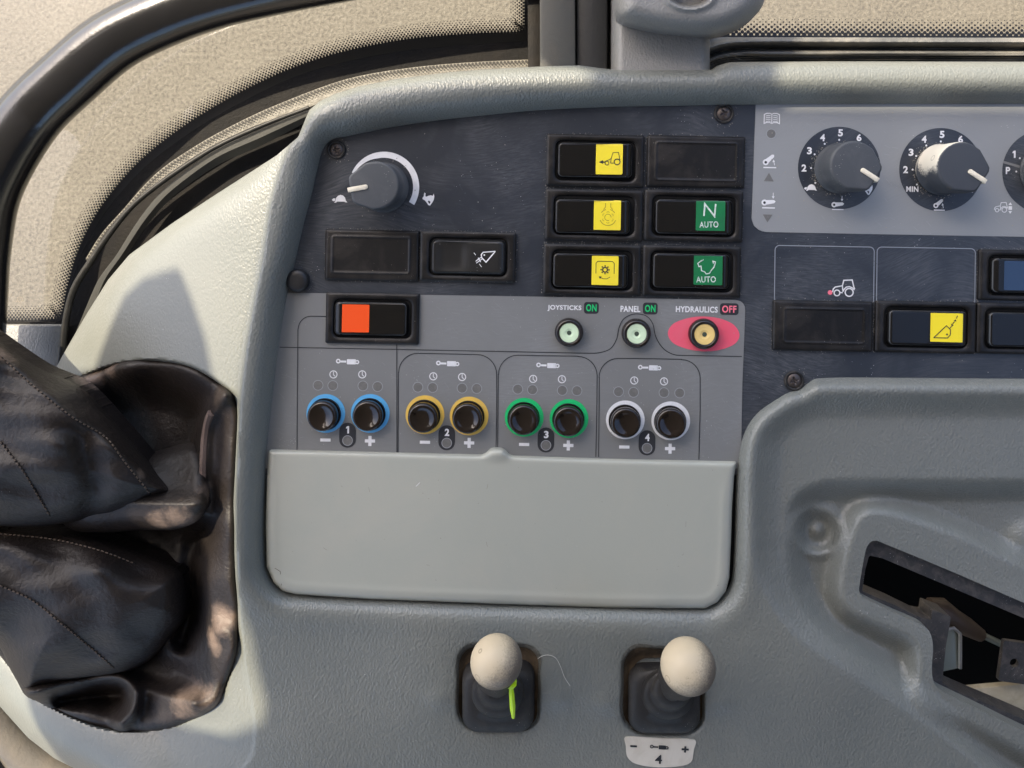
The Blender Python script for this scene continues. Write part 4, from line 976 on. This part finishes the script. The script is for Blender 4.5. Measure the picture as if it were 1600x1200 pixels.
# sticker
SK = smooth_poly([(977.5, 1151.5), (978, 1166), (979.5, 1181), (988, 1191), (1005, 1196.5), (1030, 1199), (1056, 1198), (1074, 1194.5), (1081.5, 1188), (1084, 1172), (1086, 1156), (1030, 1153.8)], 3)
zsk = lambda X, Y: zshell(X, Y)+.45
V, F = field((970, 1145, 1095, 1205), 2, lambda X, Y: sdf(SK, X, Y), zsk, skirt=.5)
sk = thing('lever_sticker', 'cream sticker with minus, cylinder, plus and 4 below the right lever', 'sticker', W(1030, 1175, 4))
sp = sub(mesh_obj('sticker_sheet', V, F, M['sticker'], sk), sk)
zp = lambda X, Y: zshell(X, Y)+.75
Ink().rect(990, 1166, 10.5, 3, 0, 3).build('minus_symbol', M['dline'], sp, zp)
Ink().add(i_cyl(), 1030, 1167.5, .8, 3).build('cylinder_symbol', M['dline'], sp, zp)
k = Ink(); k.rect(0, 0, 11, 3); k.rect(0, -3.2, 3, 3.4); k.rect(0, 3.2, 3, 3.4); Ink().add(k, 1070.6, 1171, 1, 3).build('plus_symbol', M['dline'], sp, zp)
Ink().text('4', 1029, 1186.5, 11, 14, 3, .02).build('printed_number', M['dline'], sp, zp)
# loose fibre
pl = smooth_poly([(829, 1056), (832, 1040), (842, 1028), (855, 1023.5), (868, 1028), (876, 1042), (882, 1058), (891, 1072)], 6, False)
zz = zshell(pl[:, 0], pl[:, 1])+.6
V, F = tube([W(x, y, z) for (x, y), z in zip(pl, zz)], .00013, 6)
o = mesh_obj('loose_fibre', V, F, M['fibre']); tag(o, 'thin pale loose fibre curled right of the left lever', 'fibre')

# ---------------------------------------------------------------- leather gaiter
gt = thing('leather_gaiter', 'crumpled black leather gaiter with stitched seams on the left', 'gaiter', W(190, 850, -20))
rA = smooth_poly([(352, 618), (330, 645), (321, 680), (318, 730), (317, 800)], 4, False)
rB = smooth_poly([(45, 1084), (100, 1068), (160, 1058), (192, 1062), (209, 1084), (206, 1110), (190, 1130)], 4, False)
rC = smooth_poly([(95, 1096), (140, 1090), (188, 1086)], 4, False)
rD = smooth_poly([(225, 1075), (265, 1090), (300, 1098)], 4, False)
rG = smooth_poly([(318, 835), (300, 870), (303, 940), (285, 1000)], 4, False)
rE = smooth_poly([(300, 870), (316, 925), (330, 965), (338, 985)], 4, False)
rF = smooth_poly([(200, 575), (230, 640), (235, 720)], 4, False)
def zsk_(X, Y):
    d = np.maximum(sdf(SKIRT, X, Y), 0)
    rt = sstep(120, 340, X)
    z = -14+20*rt-26*sstep(4, 85, d)*(1-.25*sstep(820, 1000, Y))
    z = z-9*np.exp(-d/5.0)
    z = z+11*np.exp(-(pdist(rA, X, Y)/13)**2)+15*np.exp(-(pdist(rB, X, Y)/14)**2)-13*np.exp(-(pdist(rC, X, Y)/13)**2)
    z = z+6*np.exp(-(pdist(rD, X, Y)/16)**2)+8*np.exp(-(pdist(rE, X, Y)/20)**2)-16*np.exp(-(pdist(rG, X, Y)/17)**2)+5*np.exp(-(pdist(rF, X, Y)/24)**2)
    return z+2.4*wob(X, Y, 130, 3)+.5*wob(X, Y, 60, 4)
V, F = field((-70, 550, 385, 1152), 2.5, lambda X, Y: sdf(SKIRT, X, Y), zsk_, skirt=6)
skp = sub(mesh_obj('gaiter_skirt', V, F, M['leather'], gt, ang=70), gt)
def pillow(name, poly, z0, H, wd, zx, k, extra=None, bounds=None, amp=1.0):
    P = smooth_poly(poly, 5)
    def z(X, Y):
        d = np.clip(sdf(P, X, Y)/wd, 0, 1)
        q = z0+H*np.sqrt(np.maximum(1-(1-d)**2, 0))+zx(X, Y)+amp*(2.0*wob(X, Y*1.3, 170, k)+.8*wob(X*.45+Y*.4, Y-X*.2, 60, k+1))*np.minimum(1, d*3)
        if extra: q = q+extra(X, Y)
        return q
    b = (P[:, 0].min()-4, P[:, 1].min()-4, P[:, 0].max()+4, P[:, 1].max()+4) if bounds is None else bounds
    V, F = field(b, 2.5, lambda X, Y: sdf(P, X, Y), z, skirt=10)
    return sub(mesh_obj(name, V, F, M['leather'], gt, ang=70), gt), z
LSp = [(-80, 812), (0, 824), (60, 831), (130, 836), (200, 857), (260, 880), (284, 896), (290, 930), (287, 965), (270, 990), (236, 1030), (196, 1050), (130, 1060), (70, 1074), (40, 1080), (16, 1046), (-4, 1008), (-80, 960)]
lsr = smooth_poly([(150, 900), (180, 960), (170, 1030)], 4, False)
ls, zls = pillow('lower_sleeve', LSp, -16, 30, 95, lambda X, Y: -.02*(X-150)-.02*(Y-900), 5, lambda X, Y: 3*np.exp(-(pdist(lsr, X, Y)/28)**2))
FLp = [(90, 796), (150, 740), (250, 700), (306, 684), (322, 712), (328, 765), (322, 796), (304, 817), (270, 828), (220, 828), (170, 832), (120, 830), (96, 816)]
fl, zfl = pillow('fold_lip', FLp, -6, 14, 26, lambda X, Y: .06*(X-200)-.30*np.maximum(788-Y, 0), 6, amp=1.0)
USp = [(-80, 485), (-20, 520), (0, 534), (60, 574), (125, 604), (180, 660), (215, 700), (250, 738), (288, 757), (299, 766), (282, 778), (240, 790), (180, 804), (130, 814), (60, 823), (0, 822), (-80, 812)]
usr = smooth_poly([(30, 575), (120, 655), (190, 710), (260, 770)], 4, False); usr2 = smooth_poly([(130, 700), (150, 760), (140, 800)], 4, False)
us, zus = pillow('upper_sleeve', USp, -2, 34, 100, lambda X, Y: -.03*(X-100)-14*sstep(170, 300, X), 7, lambda X, Y: 3.5*np.exp(-(pdist(usr, X, Y)/14)**2)-5*np.exp(-(pdist(usr2, X, Y)/22)**2))
def stitches(par, z, pl, step=7):
    p = smooth_poly(pl, 8, False); V = []; F = []; acc = 0
    seg = np.linalg.norm(np.diff(p, axis=0), axis=1); cum = np.concatenate([[0], np.cumsum(seg)])
    for s0 in np.arange(0, cum[-1]-4, step):
        q = []
        for s_ in (s0, s0+2, s0+4):
            x = np.interp(s_, cum, p[:, 0]); y = np.interp(s_, cum, p[:, 1]); zq = float(z(np.array([x]), np.array([y]))[0])+.5
            q.append(W(x, y, zq))
        v, f = tube(q, .00042, 6); b = len(V); V += [tuple(a) for a in v]; F += [[b+i for i in g_] for g_ in f]
    mesh_obj('stitching', V, F, M['thread'], par)
    q = [W(x, y, float(zv)+.05) for (x, y), zv in zip(p, z(p[:, 0], p[:, 1]))]
    v, f = tube(q, .00035, 6); mesh_obj('seam', v, f, M['gap'], par)
stitches(us, zus, [(0, 556), (60, 610), (118, 655), (165, 683), (195, 722), (235, 772)])
stitches(us, zus, [(0, 690), (35, 735), (62, 780), (78, 806)])
stitches(ls, zls, [(0, 915), (50, 938), (100, 978), (145, 1015), (178, 1044)])
stitches(ls, zls, [(0, 834), (80, 842), (150, 858), (210, 880)])
q = rA[4:]; V, F = tube([W(x, y, float(zz)+.2) for (x, y), zz in zip(q, zsk_(q[:, 0], q[:, 1]))], .0022, 8); mesh_obj('worn_edge', V, F, M['suede'], skp)

# ---------------------------------------------------------------- side window, seals, rail
zg = -62
BND = [(-90, 503), (0, 502), (60, 501), (90, 498), (99, 485), (106, 450), (125, 388), (159, 324), (216, 256), (287, 199), (371, 148), (456, 108), (540, 81), (640, 62), (740, 53.5), (806, 51), (818, 46), (821, 34), (821, 0), (821, -90)]
bs = smooth_poly(BND, 8, False)
sw = thing('side_window', 'curved side window with a dotted black border at the upper left', 'window', W(400, 250, zg))
outb = [(-2400, 560), (60, 560), (125, 545), (160, 480), (215, 400), (320, 300), (460, 200), (600, 140), (860, 110), (860, -2400), (-2400, -2400)]
V, F = field((-2415, -2415, 865, 565), 20, lambda X, Y: sdf(outb, X, Y), lambda X, Y: zg+0*X, skirt=4)
mesh_obj('glass_pane', V, F, M['glass'], sw)
def offs(p, d):
    t = np.gradient(p, axis=0); t /= np.linalg.norm(t, axis=1)[:, None]+1e-9
    return p+np.stack([t[:, 1], -t[:, 0]], -1)*d       # positive: to the left of travel
k = Ink(); a_, b_ = offs(bs, 1.5), offs(bs, -66); n_ = len(bs)
k.v = [tuple(q) for q in a_]+[tuple(q) for q in b_]; k.f = [[i, i+1, n_+i+1, n_+i] for i in range(n_-1)]
k.build('printed_border', M['frit'], sw, zg+.6)
def dots(bs, rows, sp, rs, r0, r1, name, par, z):
    k = Ink(); seg = np.linalg.norm(np.diff(bs, axis=0), axis=1); cum = np.concatenate([[0], np.cumsum(seg)])
    for r in range(rows):
        o = offs(bs, 1.5+rs*(r+.4)); rad = r0+(r1-r0)*(r/(rows-1))**.8
        for s_ in np.arange((r % 2)*sp/2, cum[-1], sp):
            k.disc(np.interp(s_, cum, o[:, 0]), np.interp(s_, cum, o[:, 1]), rad, 8)
    return k.build(name, M['frit'], par, z)
dots(bs, 7, 5.2, 3.3, 2.25, .75, 'printed_dots', sw, zg+.6)
k = Ink()                                       # tiny etched marks on the pane
for yy, x0, x1 in ((461, 0, 17), (469, 2, 14), (471, 22, 26), (477, 0, 11)):
    for x in np.arange(x0, x1, 3.2): k.rect(x, yy, 1.8, 1.6+.8*math.sin(x*9))
k.ring(31, 468, 3.6, 4.4, n=16)
k.build('etched_mark', mat('etched grey', (.2, .17, .13), .6, .3), sw, zg+.6)

# door frame behind the seals
DF = smooth_poly([(-90, 505), (60, 503), (96, 500), (108, 455), (128, 395), (165, 330), (225, 262), (300, 205), (380, 158), (460, 120), (545, 95), (640, 78), (740, 70), (860, 66), (860, 125), (640, 150), (540, 200), (430, 300), (260, 420), (170, 520), (130, 620), (40, 700), (-90, 760)], 3)
df = thing('door_frame', 'dark door frame with black rubber seals between window and dashboard', 'door frame', W(300, 280, -55))
V, F = field((-95, 60, 865, 765), 5, lambda X, Y: sdf(DF, X, Y), lambda X, Y: -57+0*X, skirt=10); mesh_obj('frame_panel', V, F, M['brown'], df)
R1 = smooth_poly([(134, 404), (158, 366), (189, 331), (243, 272), (304, 229), (371, 192), (439, 161), (540, 124), (640, 106), (740, 97), (850, 92)], 5, False)
R2 = smooth_poly([(140, 404), (164, 364), (205, 318), (263, 272), (330, 229), (400, 196), (489, 165), (560, 140), (640, 126), (740, 115), (850, 108)], 5, False)
V = [W(x, y, -46) for x, y in R1]+[W(x, y, -46) for x, y in R2]; n_ = len(R1)
mesh_obj('pale_ledge', V, [[i, n_+i, n_+i+1, i+1] for i in range(n_-1)], M['ledge'], df)
def seal_tube(name, pts, z, rad, m, par, flat=1.0):
    p = smooth_poly(pts, 5, False); rr = np.interp(np.linspace(0, 1, len(p)), np.linspace(0, 1, len(rad)), rad)*S*(D-z/1000)/D
    V, F = tube([W(x, y, z) for x, y in p], rr, 12); return mesh_obj(name, V, F, m, par)
seal_tube('outer_seal', [(90, 600), (97, 548), (103, 501), (116, 451), (143, 407), (165, 374), (207, 322), (265, 276), (335, 231), (408, 197), (483, 168)], -44, [5, 5, 5, 4, 3.5, 3], M['seal'], df)
RU = smooth_poly([(118, 520), (152, 440), (182, 398), (217, 343), (256, 296), (330, 238), (405, 203), (484, 170)], 6, False); RL = smooth_poly([(140, 530), (172, 440), (199, 398), (236, 344), (274, 304), (342, 257), (409, 227), (476, 192)], 6, False)
V = [W(x, y, -47) for x, y in RU]+[W(x*.5+u*.5, y*.5+v*.5, -43.5) for (x, y), (u, v) in zip(RU, RL)]+[W(x, y, -47) for x, y in RL]; n_ = len(RU)
mesh_obj('seal_ribbon', V, [[r*n_+i, (r+1)*n_+i, (r+1)*n_+i+1, r*n_+i+1] for r in (0, 1) for i in range(n_-1)], M['bead'], df)
k_ = M['frit']; M['frit'] = mat('painted dot reflection', (.045, .042, .037), .5, .3)
dots(R1[::-1], 4, 5.6, 3.0, 2.2, .7, 'reflected_dots', df, -45.6); M['frit'] = k_  # dots drawn on the ledge imitate the window border's reflection
# grab rail
rl = [(-48, 560), (-43, 470), (-38, 395), (-24, 312), (3, 250), (48, 181), (104, 126), (178, 64), (270, 20), (358, -8), (500, -38), (640, -60), (800, -76), (1000, -88)]
p = smooth_poly(rl, 6, False); zr = -18
V, F = tube([W(x, y, zr) for x, y in p], 45*S*(D-zr/1000)/D, 28)
o = mesh_obj('grab_rail', V, F, M['rail'], origin=W(100, 130, zr)); tag(o, 'curved gloss black grab rail across the side window', 'rail')
seal_pts = [(10, 400), (22, 326), (46, 272), (86, 211), (137, 161), (205, 100), (289, 63), (373, 36), (508, 7)]
# lower door panel below the window
wplate('door_panel', [(-80, 508), (60, 508), (97, 508), (96, 545), (88, 590), (60, 650), (-80, 660)], -70, -52, M['grip'], label='grey door panel below the side window at the far left', cat='door panel', bev=3)
# lower left: trim strip and floor mat
V, F = tube([W(x, y, -58) for x, y in smooth_poly([(-60, 1050), (-20, 1100), (20, 1150), (60, 1186), (110, 1215), (190, 1245)], 5, False)], 26*S*1.14, 16)
o = mesh_obj('sill_trim', V, F, M['trim'], origin=W(20, 1150, -58)); tag(o, 'dusty grey sill trim curving round the lower left corner', 'trim')
V, F = field((-120, 1080, 200, 1300), 3, lambda X, Y: sdf([(-120, 1080), (200, 1080), (200, 1300), (-120, 1300)], X, Y), lambda X, Y: -110+4*np.sin((X*.8-Y*.55)/4.5))
o = mesh_obj('floor_mat', V, F, M['mat']); tag(o, 'ribbed dusty floor mat in the bottom left corner', 'mat')

# ---------------------------------------------------------------- posts and front window at the top
wp = thing('window_pillar', 'dark window pillar of three strips left of the grey handle post', 'pillar', W(890, 60, -20))
wplate('edge_strip', [(823, -260), (844, -260), (844, 108), (825, 108)], -55, -30, M['brown'], wp, 1.5)
wplate('olive_strip', [(842.5, -260), (879, -260), (897, -260), (899.5, 108), (843.5, 108)], -40, -12, M['olive'], wp, 3)
wplate('dark_strip', [(900.5, -260), (950, -260), (949, 112), (901, 112)], -40, -16, M['dark'], wp, 4)
wplate('back_strip', [(880, -260), (980, -260), (980, 118), (880, 118)], -60, -34, M['seal'], wp, 2)
hp = thing('handle_post', 'grey grained handle post rising from the dashboard top', 'handle', W(1035, 60, 0))
PC = np.array([(960, -260), (1110, -260), (1109, 113), (958, 113)], float)
def zpc(X, Y):
    d = np.maximum(sdf(PC, X, Y), 0); d = np.minimum(np.minimum(X-958, 1110-X), 60)
    return -6+10*np.sqrt(np.maximum(1-(1-np.clip(d/16, 0, 1))**2, 0))-.03*(60-Y)
V, F = field((955, -265, 1114, 118), 2.5, lambda X, Y: sdf(PC, X, Y), zpc, skirt=30); mesh_obj('post_cover', V, F, M['grip'], hp, ang=60)
CP = smooth_poly([(955, -70), (961, -20), (962, 14), (968, 29), (985, 38), (1020, 46), (1060, 52), (1098, 54), (1135, 49), (1168, 34), (1188, 15), (1197, -10), (1200, -70), (1080, -110)], 5)
def zcp(X, Y):
    d = np.clip(sdf(CP, X, Y)/34, 0, 1); q = np.hypot((X-1078)/34, (Y+10)/22)
    return 10+20*np.sqrt(np.maximum(1-(1-d)**2, 0))-8*(1-sstep(.75, 1.1, q))+2*np.exp(-((q-1.1)/.2)**2)
V, F = field((950, -95, 1205, 60), 2.5, lambda X, Y: sdf(CP, X, Y), zcp, skirt=10); mesh_obj('handle_cap', V, F, M['grip'], hp, ang=60)

fw = thing('front_window', 'front window strip with a dotted black border at the upper right', 'window', W(1400, 20, -45))
V, F = field((1085, -2415, 2095, 75), 10, lambda X, Y: sdf([(1092, -2400), (2085, -2400), (2085, 74), (1092, 74)], X, Y), lambda X, Y: -46+0*X, skirt=4); mesh_obj('glass_pane', V, F, M['glass'], fw)
b2 = np.array([(x, 56.5+.004*(x-1100)) for x in np.arange(1100, 2090, 6)])
k = Ink(); k.poly([(1100, 55), (2090, 57.5), (2090, 74), (1100, 74)]); k.build('printed_border', M['frit'], fw, -45.6)
dots(b2, 7, 9.2, 3.9, 3.6, .9, 'printed_dots', fw, -45.5)
fs = thing('window_seal', 'ribbed grey and black seal between front window and dashboard', 'seal', W(1400, 80, -35))
def zfs(X, Y):
    bend = 16*np.exp(-np.maximum(X-1110, 0)/22); y = Y-bend*.7-.003*(X-1110)
    z = -30+6*np.exp(-((y-64)/6)**2)-7*np.exp(-((y-75)/3.0)**2)+3*np.exp(-((y-82)/4)**2)-.25*np.maximum(y-84, 0)
    return z+np.where(y > 84, 1.1*np.sin((y-84)*6.283/3.6), 0)+.25*np.sin(X/2.6)*np.exp(-((y-66)/8)**2)
V, F = field((1100, 56, 2090, 116), 1.6, lambda X, Y: sdf([(1104, 58), (2085, 60), (2085, 115), (1104, 115)], X, Y), zfs, skirt=10)
mesh_obj('seal_strip', V, F, mat('dusty ribbed rubber', (.10, .10, .095), .5, .4, ('noise', 300, .0003), dirt=((.28, .26, .22), 24, .8)), fs)

for r_ in ROOTS:
    if '_o' in r_: del r_['_o']
